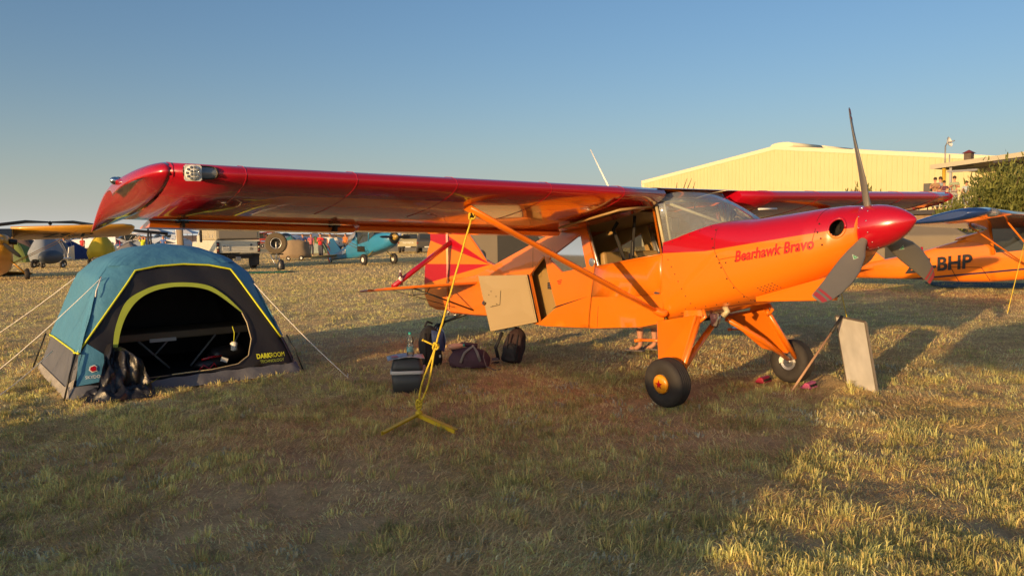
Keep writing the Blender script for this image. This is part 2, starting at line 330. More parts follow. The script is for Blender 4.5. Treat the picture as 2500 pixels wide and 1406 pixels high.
def make_grass():
    # tufts: blades gathered round centres so the sward is clumpy
    def tufts(nt_,nb,y0,y1,yp,hh,ww,spread,seed_sel):
        cx,cy=scatter(nt_,y0,y1,1.0,yp); c,t=pick(cx,cy,'green'); k=(rng.random(len(cx))<.1+.9*t)&clear(cx,cy); cx,cy=cx[k],cy[k]
        x=np.repeat(cx,nb); y=np.repeat(cy,nb); m=len(x); hs=np.repeat(.5+rng.random(len(cx)),nb)
        rad=np.abs(rng.normal(0,spread,m)); a=rng.random(m)*2*np.pi; x=x+np.cos(a)*rad; y=y+np.sin(a)*rad
        c,_=pick(x,y,'green'); L=hh*hs*(.5+.8*rng.random(m)); sl=.35+.75*np.clip(rad/spread/1.6,0,1)+rng.normal(0,.2,m); return x,y,L,ww*(.6+.8*rng.random(m)),np.abs(sl).clip(0,1.4),c,a+rng.normal(0,.5,m)
    A=[]
    A.append(tufts(9000,21,2.6,9,1.0,.055,.0058,.045,1))
    A.append(tufts(7000,14,9,31,1.2,.055,.009,.07,1))
    x,y=scatter(190000,2.6,9,1,1.0); c,t=pick(x,y,'straw'); k=clear(x,y)&(rng.random(len(x))<np.clip((fb(x,y,2.2,90)-.36)*5,.12,1)); A.append([q[k] for q in (x,y,.02+.05*rng.random(len(x)),.0038+.0036*rng.random(len(x)),np.where(rng.random(len(x))<.15,.7+.5*rng.random(len(x)),1.25+.3*rng.random(len(x))),c,np.full(len(x),np.nan))])
    x,y=scatter(230000,9,31,1,1.25); c,t=pick(x,y,'straw'); k=clear(x,y)&(rng.random(len(x))<np.clip((31-y)/8,0,1)); A.append([q[k] for q in (x,y,.025+.045*rng.random(len(x)),.005+.004*rng.random(len(x)),np.where(rng.random(len(x))<.2,.6+.5*rng.random(len(x)),1.2+.33*rng.random(len(x))),c,np.full(len(x),np.nan))])
    g=[np.concatenate([a[i] for a in A]) for i in range(7)]
    blades('grass',*g[:6],la=g[6],nseg=2,label='short tufty grass growing over the camping field')
    # dry cut hay lying flat
    x,y=scatter(140000,2.6,13,1,1.1); h_=fb(x,y,.6,40); k=(rng.random(len(x))<np.clip((h_-.42)*5,.08,1))&clear(x,y); x,y=x[k],y[k]; n=len(x)
    c=STRAW*(.6+.6*rng.random((n,1)))*np.array([1.0,.97,.92]); blades('dry_hay',x,y,(.06+.12*rng.random(n)),.004+.004*rng.random(n),1.3+.17*rng.random(n),c,2,label='loose dry cut stalks strewn over the grass')
    # far grass
    x,y=scatter(150000,19,75,2,1.25); k=rng.random(len(x))<np.clip((y-19)/9,0,1); x,y=x[k],y[k]; c,t=pick(x,y,'straw'); c2,_=pick(x,y,'green'); c=np.where((rng.random(len(x))<t*.6)[:,None],c2,c); c=.5*c+.5*np.array([.62,.50,.24])
    blades('far_grass',x,y,.04+.05*rng.random(len(x)),.010+.0009*y*rng.random(len(x)),.3+.9*rng.random(len(x)),c,1,label='dry short grass further out across the field')
    # silvery broad weeds
    cx,cy=scatter(1500,2.6,12,1,1); k=(fb(cx,cy,.9,60)>.60)&clear(cx,cy); cx,cy=cx[k],cy[k]; nb=14
    x=np.repeat(cx,nb)+rng.normal(0,.04,len(cx)*nb); y=np.repeat(cy,nb)+rng.normal(0,.04,len(cx)*nb); n=len(x)
    blades('silver_weed',x,y,.03+.03*rng.random(n),.012+.006*rng.random(n),.5+.7*rng.random(n),GREY*(.7+.6*rng.random((n,1))),2,label='silvery grey leaved weeds among the foreground grass')
# ================= the orange and red taildragger =================
def P(a,s,z): return Vector((a,-s,z))
YAW=-.9512; AC=(2.1588,7.6795)
def wp(a,s):  # plane frame -> world xy
    c,q=cos(YAW),sin(YAW); x,y=a,-s; return (AC[0]+x*c-y*q, AC[1]+x*q+y*c)
M['wing_paint']=split_paint('wing_paint',RED,ORANGE,lambda M_,x,y,z:(
    M_('ADD',M_('ADD',x,.62),M_('MULTIPLY',M_('POWER',M_('MAXIMUM',M_('SUBTRACT',M_('ABSOLUTE',y),4.15),0.0),2.0),3.4))),.22,.8,bump=.10,bs=2.2)
M['fus_paint']=split_paint('fus_paint',RED,ORANGE,lambda M_,x,y,z: M_('SUBTRACT',z,M_('MAXIMUM',M_('ADD',M_('MULTIPLY',x,.150),1.401),M_('ADD',M_('MULTIPLY',x,.05),1.405))),.3,.7,bump=.04,bs=3)
def _star(M_,x,y,z):
    sl=M_('DIVIDE',M_('SUBTRACT',z,1.165),M_('MAXIMUM',M_('SUBTRACT',-4.2,x),.001))
    r1=M_('MULTIPLY',M_('GREATER_THAN',sl,.20),M_('LESS_THAN',sl,.36)); r2=M_('MULTIPLY',M_('GREATER_THAN',sl,-.19),M_('LESS_THAN',sl,-.02))
    return M_('SUBTRACT',M_('ADD',r1,r2),.5)
M['tail_paint']=split_paint('tail_paint',RED,ORANGE,_star,.35,.5)

plane=thing('light_aircraft','orange high wing taildragger with red leading edges, spinner and open baggage door','aircraft',(AC[0],AC[1],0),YAW)
# --- wing section ---
def foil(n=14):
    t=lambda x:10*(.2969*math.sqrt(x)-.126*x-.3516*x*x+.2843*x**3-.1015*x**4)
    xs_=[(1-cos(PI*i/n))/2 for i in range(n+1)]
    return [(x,.125*t(x)) for x in xs_[::-1]]+[(x,-.09*t(x)) for x in xs_[1:-1]]
FO=foil()
def wsec(s,x,dz):
    S=abs(s); a=-.37-1.71*x; z=lerp(1.945+.0143*S,1.585+.033*S,x)+dz; return P(a,s,z)
def ztop(s,x):
    t=10*(.2969*math.sqrt(x)-.126*x-.3516*x*x+.2843*x**3-.1015*x**4); return wsec(s,x,.125*t).z
def make_wing(sg):
    smax=5.03; st=[.56,1.2,2,3,4,4.6,smax]
    mb=MB(); mb.loft([[wsec(sg*s,x,d) for x,d in FO] for s in st],0)
    wg=mb.build('wing',['wing_paint'],plane)
    # rounded drooping tip whose outer edge keeps to the upper surface
    mb=MB(); T_=lambda x:10*(.2969*math.sqrt(x)-.126*x-.3516*x*x+.2843*x**3-.1015*x**4) if x>0 else 0
    rings=[]; nn_=22
    for e in (0,.12,.25,.4,.55,.7,.82,.91,.97,1.0):
        s=smax+.21*e; ale=-.37-.80*(1-math.sqrt(1-min(1,e)**2)); ate=-2.08-.14*e; g=e**1.7; rg=[]
        for i in range(2*nn_):
            up_=i<=nn_; j=i if up_ else 2*nn_-i; xi=(1+cos(PI*j/nn_))/2; a=lerp(ale,ate,xi); x=(-.37-a)/1.71
            zc=lerp(1.945+.0143*smax,1.585+.033*smax,x)-.02*e*xi-.055*e*max(0,1-2*abs(xi-0))*0-.045*e*(1 if x>.5 else 0)*(x-.5)*2; u=.125*T_(xi)*(1-.22*e*(1-xi)); l=-.09*T_(xi); z=zc+(u if up_ else lerp(l,u-.012,g)); rg.append(P(a,sg*s,z))
        rings.append(rg)
    mb.loft(rings,0); mb.build('wing_tip','red_paint',wg)
    # nav light
    c=Vector((-1.05,-sg*5.225,1.99)); mb=MB(); ax=Vector((.35,-sg,.15)); mb.lathe([(.03,-.05),(.032,.0),(.028,.005)],c,ax,14)
    nl=mb.build('nav_light','steel',wg); mb=MB(); mb.lathe([(.027,.005),(.028,.02),(.022,.036),(.012,.046),(0,.05)],c,ax,14); mb.build('lens','chrome',nl)
    # aileron and flap
    def flap(name,s0,s1,dz,gap):
        mb=MB(); rings=[]
        for s in (s0,s1):
            te=wsec(sg*s,1,0); a0=te.x+.18; 
            rings.append([Vector((a0,-sg*s,te.z-.005-dz)),Vector((a0-.05,-sg*s,te.z+.018-dz)),Vector((a0-.42,-sg*s,te.z-.045-dz)),Vector((a0-.42,-sg*s,te.z-.052-dz)),Vector((a0-.04,-sg*s,te.z-.045-dz))])
        mb.loft(rings,0,False); return mb.build(name,'orange_paint',wg)
    al=flap('aileron',3.08,4.86,.018,.02)
    for sh in (3.3,4.62):
        mb=MB(); te=wsec(sg*sh,1,0); mb.box((te.x+.17,-sg*sh,te.z-.03),(.16,.02,.06)); mb.box((te.x+.2,-sg*sh,te.z-.012),(.05,.09,.02)); mb.build('hinge_bracket','black_metal',al)
    flap('flap',.62,3.04,.0,.0)
    # leading edge skin seams
    for s in (1.1,1.95,2.9,3.75,4.55,5.01):
        mb=MB(); pts=[wsec(sg*s,x,d*1.012) for x,d in FO if x<.5]; mb.tube(pts,.0028,4); mb.build('skin_seam','red_paint',wg)
    return wg
wnear=make_wing(1); wfar=make_wing(-1)
# root closing caps
# landing light behind clear cover
def wing_nose(s,th,off=0.0):   # angle round the nose: 0 = straight ahead, + up
    x=.5*(1-cos(th))*.12; t=10*(.2969*math.sqrt(max(x,0))-.126*x-.3516*x*x); return wsec(s,x,(.125 if th>0 else -.09)*t)+Vector((off,0,off*.1))
mb=MB(); 
def llo(u,v,off,sc=1):   # rounded rectangle on the leading edge
    ang=2*PI*u; s=4.845+.105*sc*abs(cos(ang))**.55*(1 if cos(ang)>0 else -1); th=.80*sc*abs(sin(ang))**.55*(1 if sin(ang)>0 else -1)
    c=wing_nose(4.845,0,off); q=wing_nose(s,th,off); return c.lerp(q,v)
mb.surf(lambda u,v:llo(u,v,.006),32,1); lt=mb.build('landing_light','lamp_grey',wnear)
mb=MB(); mb.tube([llo(i/32,1,.008) for i in range(33)],.006,5); mb.build('rim','rivet',lt)
mb=MB(); c0=P(-.362,4.895,2.010); f_=Vector((1,-.12,-.08)).normalized(); q=f_.to_track_quat('Z','Y').to_matrix()
mb.prism([c0+q@Vector((x*.052,y*.052,-.01)) for x,y in ((-1,-.8),(-.8,-1),(.8,-1),(1,-.8),(1,.8),(.8,1),(-.8,1),(-1,.8))],f_*.022); lp=mb.build('lamp_plate','grey_plastic',lt)
mb=MB(); mb.lathe([(.049,.012),(.049,.017),(0,.017)],c0,f_,24); mb.build('reflector','white_paint',lp)
for k in range(14):
    if k<4: a_,r_=PI/4+k*PI/2,.014
    else: a_,r_=k*2*PI/10,.037
    mb=MB(); mb.lathe([(.009,.0175),(.009,.020),(.004,.0205),(0,.0185)],c0+q@Vector((r_*cos(a_),r_*sin(a_),0)),f_,10); mb.build('lamp_cell','lamp_grey',lp)

# --- cowling ---
A_=[1.36,1.30,1.2,1.0,.7,.4,.1,-.2,-.47]
ZT=[1.765,1.785,1.790,1.772,1.735,1.70,1.69,1.69,1.69]; ZB=[1.36,1.29,1.235,1.14,1.02,.925,.855,.775,.70]
WW=[.215,.27,.33,.385,.42,.45,.475,.495,.50]; NN=[2.0,2.1,2.3,2.6,2.9,3.3,4,5,6]
def sec(a,th):  # th: -90 bottom .. 90 top on the near side
    zt,zb,w,n=(itp(A_,q,a) for q in (ZT,ZB,WW,NN)); zc,h=(zt+zb)/2,(zt-zb)/2
    c,s_=cos(th),sin(th); return w*abs(c)**(2/n)*(1 if c>=0 else -1), zc+h*abs(s_)**(2/n)*(1 if s_>=0 else -1)
def sz(a,z):
    zt,zb,w,n=(itp(A_,q,a) for q in (ZT,ZB,WW,NN)); zc,h=(zt+zb)/2,(zt-zb)/2; return w*max(0,1-min(1,abs((z-zc)/h))**n)**(1/n)
def rim_z(a): return itp([-.47,-.3,-.1,.05,.15,.22],[1.485,1.53,1.60,1.655,1.682,1.70],a)
INT=[(1.265,1.60,.055,.075)]
mb=MB(); NA=96; NT=56
stn=[1.36-1.83*i/NA for i in range(NA+1)]
vs=[];fs=[]
for a in stn:
    if a>=.22: tm=PI/2
    else:
        lo,hi=0,PI/2
        for _ in range(30):
            md=(lo+hi)/2
            if sec(a,md)[1]<rim_z(a): lo=md
            else: hi=md
        tm=lo
    for j in range(NT+1):
        t=lerp(-PI/2,tm,j/NT); s_,z=sec(a,t); vs.append((a,s_,z))
def hole(a,s,z): return ((a-1.255)/.056)**2+((z-1.605)/.074)**2<1 and s>0
for sg in (1,-1):
    V=[P(a,sg*s,z) for a,s,z in vs]; F=[]
    for i in range(NA):
        for j in range(NT):
            k=i*(NT+1)+j; q=(k,k+1,k+NT+2,k+NT+1); c=[sum(vs[x][y] for x in q)/4 for y in range(3)]
            if not hole(*c): F.append(q)
    mb.add(V,F,0,True)
cowl=mb.build('cowling','fus_paint',plane)
# nose ring face behind the spinner
mb=MB(); ring=[]
for j in range(40):
    t=-PI/2+2*PI*j/40; s_,z=sec(1.36,t if t<=PI/2 else PI-t); ring.append(P(1.36,s_ if t<=PI/2 else -s_,z))
mb.loft([ring,[P(1.375,-p.y*.93,1.5625+(p.z-1.5625)*.93) for p in ring],[P(1.33,0,1.58)]*40],0,True,True,False); mb.build('nose_bowl','orange_paint',cowl)
for sg in (1,-1):   # air inlets
    lip=[];cup=[]
    for k in range(25):
        t=2*PI*k/24; a=1.255+.056*cos(t); z=1.605+.077*sin(t); lip.append((a,z))
    mb=MB(); mb.tube([P(a,sg*(sz(a,z)+.002),z) for a,z in lip],.011,6); L_=mb.build('inlet_lip','fus_paint',cowl)
    mb=MB(); 
    def cupf(u,v,sg=sg):
        t=2*PI*u; a=1.255+.062*cos(t)*(1-v*.5); z=1.605+.085*sin(t)*(1-v*.5); return P(a-v*.1,sg*(sz(1.255+.062*cos(t),1.605+.085*sin(t))*(1-v)+.13*v),z)
    mb.surf(cupf,24,4); mb.surf(lambda u,v,sg=sg:P(1.155+.031*cos(2*PI*u)*v,sg*.13,1.605+.043*sin(2*PI*u)*v),24,1); mb.build('inlet_duct','dark_hole',cowl)
# chin scoop
mb=MB()
for sg in (1,):
    r=[[P(.50,sg*.16,.945),P(.50,sg*.33,.955),P(.50,sg*.34,1.0),P(.50,sg*.16,1.0)],
       [P(1.20,sg*.17,1.0),P(1.20,sg*.33,1.01),P(1.235,sg*.345,1.215),P(1.235,sg*.17,1.225)]]
    mb.loft(r,0,False)
mb.build('chin_scoop','orange_paint',cowl,bevel=.008)
mb=MB(); mb.box(P(1.214,.255,1.11),(.03,.12,.15)); mb.build('scoop_mouth','dark_hole',cowl)
# seams, fasteners, lettering, louvres
def on(a,z,off=.003,sg=1): return P(a,sg*(sz(a,z)+off),z)
def seam(pts,par,fn=on,r=.0026,name='panel_seam'):
    mb=MB(); q=[]
    for i in range(len(pts)-1):
        for k in range(8): q.append(fn(lerp(pts[i][0],pts[i+1][0],k/8),lerp(pts[i][1],pts[i+1][1],k/8),-.0006))
    q.append(fn(*pts[-1],-.0006)); mb.tube(q,r,4); return mb.build(name,'rivet',par)
seam([(.13,1.62),(.15,1.40),(.30,1.16),(.46,.94)],cowl); seam([(.19,1.33),(1.08,1.49),(1.10,1.60)],cowl); seam([(1.09,1.66),(1.09,1.77)],cowl); seam([(-.30,.80),(.05,.875),(.46,.94)],cowl)
mb=MB()
def rv(a,z,r=.008,fn=on): mb.lathe([(r,-.002),(r,.002),(r*.6,.004),(0,.004)],fn(a,z,.001),P(0,1,0),8)
for i in range(10): rv(lerp(.27,1.16,i/9),lerp(1.305,1.468,i/9))
for a,z in ((.12,1.60),(.11,1.52),(.13,1.44),(.17,1.36),(.20,1.30),(.22,1.26),(.28,1.16),(.34,1.08),(.40,1.0),(.44,.96),(1.12,1.64),(1.12,1.57),(1.15,1.52)): rv(a,z)
for i in range(7): rv(lerp(-.22,.42,i/6),lerp(.85,.965,i/6),.005)
for i in range(8): rv(lerp(-.42,-.12,i/7)+.02,lerp(1.32,.84,i/7),.006)
for i in range(6): rv(lerp(-.45,.05,i/5),rim_z(lerp(-.45,.05,i/5))-.025,.005)
tag(mb.build('fasteners','rivet',cowl),kind='stuff')
def txt(x,y): a=.73+x; z=1.416+y+x*.168; return on(a,z,.0035)
lettering('Bearhawk Bravo',txt,mat('red_lettering',(.5,.01,.01),.5),cowl,size=.135,shear=.12,sx=.80,bold=.004,spc=1.02)
for i in range(5):
    mb=MB()
    for j in range(7):
        a=.56+i*.035+j*.0135; z=1.085+i*.012-j*.013; c=on(a,z,.004); mb.box(c,(.011,.006,.006),M3=Matrix.Rotation(.1,3,'Y'))
    tag(mb.build('louvres','dark_hole',cowl),kind='stuff')
# exhaust stubs
mb=MB(); mb.tube([P(.10,.28,.90),P(.16,.30,.84),P(.12,.31,.80)],[.028,.028,.03],10); mb.build('exhaust_pipe','beige_tube',cowl)
mb=MB(); mb.tube([P(-.05,.15,.80),P(-.10,.16,.66)],.02,8); mb.build('drain_pipe','steel',cowl)
mb=MB(); mb.prism([P(-.12,.2,.80),P(-.02,.2,.80),P(-.05,.2,.68),P(-.10,.2,.68)],P(0,.02,0)); mb.build('vent_fin','alu',cowl)

# --- cabin and tail boom ---
BA=[-.47,-.8,-1.5,-2.5,-3.7,-4.5,-5.3]; BZ=[.70,.625,.55,.48,.50,.45,.43]
TA=[-.47,-.60,-1.0,-1.65,-2.1,-2.85,-3.9,-4.4,-5.3]; TZ=[1.485,1.86,1.84,1.72,1.645,1.44,1.14,1.0,.88]
WA=[-.47,-1.6,-2.5,-3.5,-4.4,-5.3]; WV=[.50,.50,.42,.30,.16,.035]
def sw(a,z):
    w=itp(WA,WV,a); zb,zt=itp(BA,BZ,a),itp(TA,TZ,a); t=(z-(zb+zt)/2)/((zt-zb)/2); return w*(1-.05*t**4)
outline=[(-.47,.70),(-.47,1.380),(-1.46,1.228),(-1.62,1.665),(-1.0,1.80),(-.63,1.82),(-.60,1.86),(-1.0,1.84),(-1.65,1.72),(-2.1,1.645),(-2.85,1.44),(-3.9,1.14),(-4.4,1.0),(-5.3,.88),(-5.3,.43),(-4.5,.45),(-3.7,.50),(-2.5,.48),(-1.5,.55),(-.8,.625)]
Hdoor=[(-.505,1.375),(-.63,1.82),(-1.0,1.80),(-1.62,1.665),(-1.46,1.228)]; Hrear=[(-2.36,1.292),(-1.73,1.575),(-1.61,1.216),(-2.09,1.142)]
Hbag=[(-2.80,1.085),(-2.46,1.325),(-2.36,1.06),(-2.21,.725),(-2.60,.515)]
M['hull_paint']=mat('hull_paint',ORANGE,.3,0,.7,bump=.03,bs=5)
for sg in (1,-1):
    mb=MB(); panel(mb,outline,[Hrear,Hbag] if sg==1 else [Hrear],lambda a,z,sg=sg:P(a,sg*sw(a,z),z),.16,0); 
    sk=mb.build('fuselage_side','hull_paint',plane)
    mb=MB(); panel(mb,outline,[Hrear,Hbag] if sg==1 else [Hrear],lambda a,z,sg=sg:P(a,sg*max(.005,sw(a,z)-.03),z),.2,0); mb.build('side_lining','beige_paint',sk)
    # edges of openings
    for H in ([Hdoor,Hrear,Hbag] if sg==1 else [Hdoor,Hrear]):
        mb=MB(); n=len(H); v=[P(a,sg*sw(a,z),z) for a,z in H]+[P(a,sg*(sw(a,z)-.03),z) for a,z in H]; mb.add(v,[(i,(i+1)%n,n+(i+1)%n,n+i) for i in range(n)]); mb.build('opening_edge','orange_paint',sk)
    mb=MB(); mb.add([P(a,sg*(sw(a,z)-.012),z) for a,z in Hrear],[(0,1,2,3)]); mb.build('rear_window','side_glass',sk)
    if sg==-1: mb=MB(); mb.add([P(a,sg*(sw(a,z)-.012),z) for a,z in Hdoor],[(0,1,2,3,4)]); mb.build('door_window','side_glass',sk)
    if sg==1: near_side=sk
def deck(u,v):
    a=lerp(-1.95,-5.3,u); t=v*2-1; z=itp(TA,TZ,a); w=sw(a,z); return P(a,w*t,z+.05*(1-t*t)*itp([-5.3,-2],[.3,1.3],a))
def belly(u,v):
    a=lerp(-.47,-5.3,u); t=v*2-1; z=itp(BA,BZ,a); return P(a,sw(a,z)*t,z-.03*(1-t**4))
mb=MB(); mb.surf(deck,30,8); mb.build('turtle_deck','hull_paint',plane)
mb=MB(); mb.surf(belly,40,6); mb.build('belly','hull_paint',plane)
mb=MB(); mb.surf(lambda u,v:P(lerp(-.5,-2.2,u),.46*(v*2-1),lerp(.80,.66,u)),4,2); mb.build('cabin_floor','beige_paint',plane)
mb=MB(); mb.surf(lambda u,v:P(-3.05,.32*(u*2-1),lerp(.52,1.38,v)),2,2); mb.build('bulkhead','beige_paint',plane)
mb=MB(); mb.surf(lambda u,v:P(lerp(-2.2,-3.05,u),.4*(v*2-1),.53),2,2); mb.build('baggage_floor','beige_paint',plane)
mb=MB(); mb.surf(lambda u,v:P(lerp(-.95,-2.1,u),.54*(v*2-1),lerp(1.80,1.60,u)),4,4); mb.build('headliner','beige_paint',plane)
# centre section roof: opaque aft, clear in front
mb=MB(); mb.surf(lambda u,v:(lambda x:P(-.37-1.71*x,.57*(v*2-1),ztop(.5,x)+.004))(lerp(.36,1,u)),10,6); mb.build('roof_skin','red_paint',plane)
mb=MB(); mb.surf(lambda u,v:(lambda x:P(-.37-1.71*x,.57*(v*2-1),ztop(.5,max(x,.0001))+.006))(lerp(.03,.37,u**1.3)),10,6); mb.build('skylight','glass',plane)
# windscreen
def ws_bot(t):
    a=.22-.69*abs(t)**1.7; z=rim_z(a); return P(a,(1 if t>0 else -1)*min(sz(a,z),.47) if abs(t)>.02 else 0,z)
def ws_top(t): return P(-.42-.10*abs(t)**3,.52*t,1.985-.07*abs(t)**5)
def ws(u,v):
    t=u*2-1; a,b_=ws_bot(t),ws_top(t); p=a.lerp(b_,v); p+=Vector((.02,0,.015))*sin(PI*v)*(1-abs(t)**3); return p
mb=MB(); mb.surf(ws,40,8); mb.build('windscreen','glass',plane)
for sg in (1,-1):
    mb=MB(); mb.tube([P(-.47,sg*.475,1.44),P(-.585,sg*.475,1.87)],.017,8); mb.build('cabin_post','beige_tube',plane)
    mb=MB(); mb.tube([P(-.41,sg*.44,1.44),P(-.51,sg*.44,1.88)],.010,8); mb.build('cabin_post','beige_tube',plane)
    mb=MB(); mb.tube([P(-.44,sg*.43,1.86),P(-.1,0,1.655)],.014,8); mb.build('brace_tube','beige_tube',plane)
    mb=MB(); mb.tube([P(-1.60,sg*.46,.75),P(-1.45,sg*.46,1.22),P(-1.63,sg*.47,1.70)],.016,8); mb.build('door_post_tube','alu',plane)
mb=MB(); mb.tube([P(-.50,-.5,1.9),P(-.50,.5,1.9)],.016,8); mb.build('carry_through_tube','beige_tube',plane)
mb=MB(); mb.tube([P(-.95,-.5,1.84),P(-.5,.0,1.9),P(-.95,.5,1.84)],.010,6); mb.build('roof_brace','steel',plane)
mb=MB(); mb.tube([P(-.30,.06,1.80),P(-.34,-.16,1.80)],.018,8); mb.build('compass_mount','black_plastic',plane)
mb=MB(); mb.tube([P(-.2,-.62,1.81),P(-.2,-.92,1.815)],.010,6); mb.build('pitot_tube','white_paint',plane)
# dash shroud
def dsh(u,v):
    t=u*2-1; a=lerp(-.55,.10,v); z=itp([-.55,.10],[1.575,1.66],a)-.22*abs(t)**3; return P(a,.42*t,z)
mb=MB(); mb.surf(dsh,20,6); mb.surf(lambda u,v:P(-.55,.40*(u*2-1),lerp(1.0,1.575-.22*abs(u*2-1)**3,v)),20,4); mb.build('dash_shroud','beige_paint',plane)
mb=MB(); mb.box(P(-.575,0,1.36),(.02,.62,.26)); mb.build('instrument_panel','black_plastic',plane)
for q_ in range(4): mb=MB(); mb.lathe([(.036,0),(.036,.01),(0,.011)],P(-.59,.2-.13*q_,1.40),(-1,0,0),12); mb.build('gauge','alu',plane)
for sg in (1,-1):
    st_=thing('seat',None,None); st_.parent=plane
    mb=MB(); mb.box(P(-1.15,sg*.23,.98),(.46,.38,.1)); mb.build('cushion','beige_paint',st_,bevel=.03)
    mb=MB(); mb.box(P(-1.42,sg*.23,1.17),(.09,.38,.42),M3=Matrix.Rotation(-.15,3,'Y')); mb.build('backrest','beige_paint',st_,bevel=.03)
M['strap']=mat('strap',(.015,.013,.012),.8)
for pts in ([P(-1.32,.30,1.70),P(-1.38,.31,1.62),P(-1.30,.32,1.5),P(-1.18,.33,1.28),P(-1.12,.33,1.2)],[P(-1.0,.36,1.76),P(-1.02,.36,1.55),P(-1.05,.36,1.35),P(-1.06,.36,1.22)]):
    mb=MB(); mb.tube(pts,.022,6,sq=.15); mb.build('shoulder_belt','strap',plane)
mb=MB(); mb.box(P(-1.02,.37,1.42),(.035,.03,.16)); mb.build('headset','black_plastic',plane,bevel=.01)
mb=MB(); mb.box(P(-.60,.22,1.66),(.08,.12,.14)); mb.build('tablet_mount','black_plastic',plane,bevel=.01)
# lower door panel and seams
def ons(a,z,off=.003): return P(a,sw(a,z)+off,z)
mb=MB(); dp=[(-.47,1.372),(-1.46,1.222),(-1.535,.888),(-.80,.935),(-.305,1.02)]
dpp=[(-.475,1.368),(-1.455,1.220),(-1.53,.892),(-.80,.94),(-.49,.985)]
panel(mb,dpp,[],lambda a,z:P(a,sw(a,z)+.006,z),.2,fnb=lambda a,z:P(a,sw(a,z)-.002,z)); dr=mb.build('door','orange_paint',plane)
mb=MB(); mb.tube([P(-.49,sw(-.49,1.368)+.01,1.372),P(-1.455,sw(-1.455,1.22)+.01,1.226)],.006,6); mb.build('door_sill','orange_paint',dr)
mb=MB(); mb.box(P(-.53,.515,.99),(.06,.02,.02)); mb.build('door_handle','steel',dr)
mb=MB(); mb.lathe([(.05,0),(.05,.004),(.044,.006),(.0,.006)],P(-1.52,.495,1.27),P(0,1,0),16); mb.build('fresh_air_vent','alu',near_side)
# swung up door window
dw=thing('upper_door',None,None); dw.parent=plane
cn=[P(-.60,.50,1.845),P(-1.60,.50,1.685),P(-1.36,1.08,1.645),P(-.46,1.08,1.80)]
mb=MB(); mb.add([c-Vector((0,0,.004)) for c in cn],[(0,1,2,3)]); mb.build('pane','side_glass',dw)
mb=MB(); 
for i in range(4): mb.tube([cn[i],cn[(i+1)%4]],.012,6)
mb.build('pane_frame','beige_paint',dw)
for pts in ([(-2.73,1.46),(-2.72,1.08)],[(-2.72,1.08),(-3.4,1.06)],[(-1.46,.56),(-1.42,.80)],[(-1.30,.905),(-1.22,1.24)]): seam(pts,near_side,ons)
mb=MB(); panel(mb,[(-2.30,.70),(-1.58,.895),(-2.20,.745)],[],lambda a,z:P(a,sw(a,z)+.003,z),.2); mb.build('belly_panel_gap','dark_hole',near_side)
mb=MB()
for k in range(3): mb.box(P(-2.13+k*.002,sw(-2.1,1.0)+.0025,1.045-k*.018),(.09-.02*k,.002,.008),M3=Matrix.Rotation(-.2,3,'Y'))
mb.build('placard','red_paint',near_side)
# baggage door
bd=thing('baggage_door',None,None); bd.parent=plane
bd['label']='open beige lined baggage door'
h1,h2=P(-2.81,.415,1.088),P(-2.61,.42,.52); o1,o2=P(-3.33,.80,1.072),P(-3.06,.805,.395)
nrm=(h2-h1).cross(o1-h1).normalized()
mb=MB(); mb.prism([h1,o1,o2,h2],nrm*.014); mb.build('door_panel','door_beige',bd,bevel=.004)
mb=MB(); mb.prism([h1-nrm*.003*0+nrm*.0145,o1+nrm*.0145,o2+nrm*.0145,h2+nrm*.0145],nrm*.003); mb.build('outer_skin','orange_paint',bd)
mb=MB(); mb.prism([p-nrm*.004 for p in (h1.lerp(h2,.06).lerp(o1.lerp(o2,.06),.03),o1.lerp(o2,.06).lerp(h1,.03),o2.lerp(o1,.06).lerp(h2,.03),h2.lerp(h1,.06).lerp(o2,.03))],nrm*.003); mb.build('inner_lining','door_beige',bd)
mb=MB()
for (u0,v0),(u1,v1) in (((.60,.30),(.68,.56)),((.68,.56),(.88,.58))):
    pA=h1.lerp(o1,u0).lerp(h2.lerp(o2,u0),v0)-nrm*.008; pB=h1.lerp(o1,u1).lerp(h2.lerp(o2,u1),v1)-nrm*.008; mb.tube([pA,pB],.003,4)
mb.build('panel_seam','rivet',bd)
for u0,v0 in ((.86,.36),(.80,.30),(.72,.40),(.74,.54),(.83,.57)):
    mb=MB(); mb.lathe([(.006,0),(.006,.003),(0,.004)],h1.lerp(o1,u0).lerp(h2.lerp(o2,u0),v0)-nrm*.007,-nrm,8); mb.build('screw','rivet',bd)
mb=MB(); mb.tube([o1.lerp(o2,.46)-nrm*.008,o1.lerp(o2,.54)-nrm*.010],.010,6); mb.build('latch_pin','steel',bd)
mb=MB(); c=o1.lerp(o2,.5); mb.box(c-nrm*.01,(.05,.02,.03)); mb.build('latch','steel',bd)
mb=MB(); mb.tube([h1+nrm*.01,h2+nrm*.01],.010,6); mb.build('hinge','black_metal',bd)
mb=MB(); mb.box(P(-2.60,.225,.95),(.09,.01,.08)); mb.build('placard','black_plastic',plane)
mb=MB(); mb.box(P(-2.75,.215,.9),(1.1,.008,.80)); mb.build('baggage_wall','beige_paint',plane)
for z_ in (.96,.98,1.0): mb=MB(); mb.box(P(-2.60,.232,z_-.03),(.06,.004,.006)); mb.build('placard_line','alu',plane)

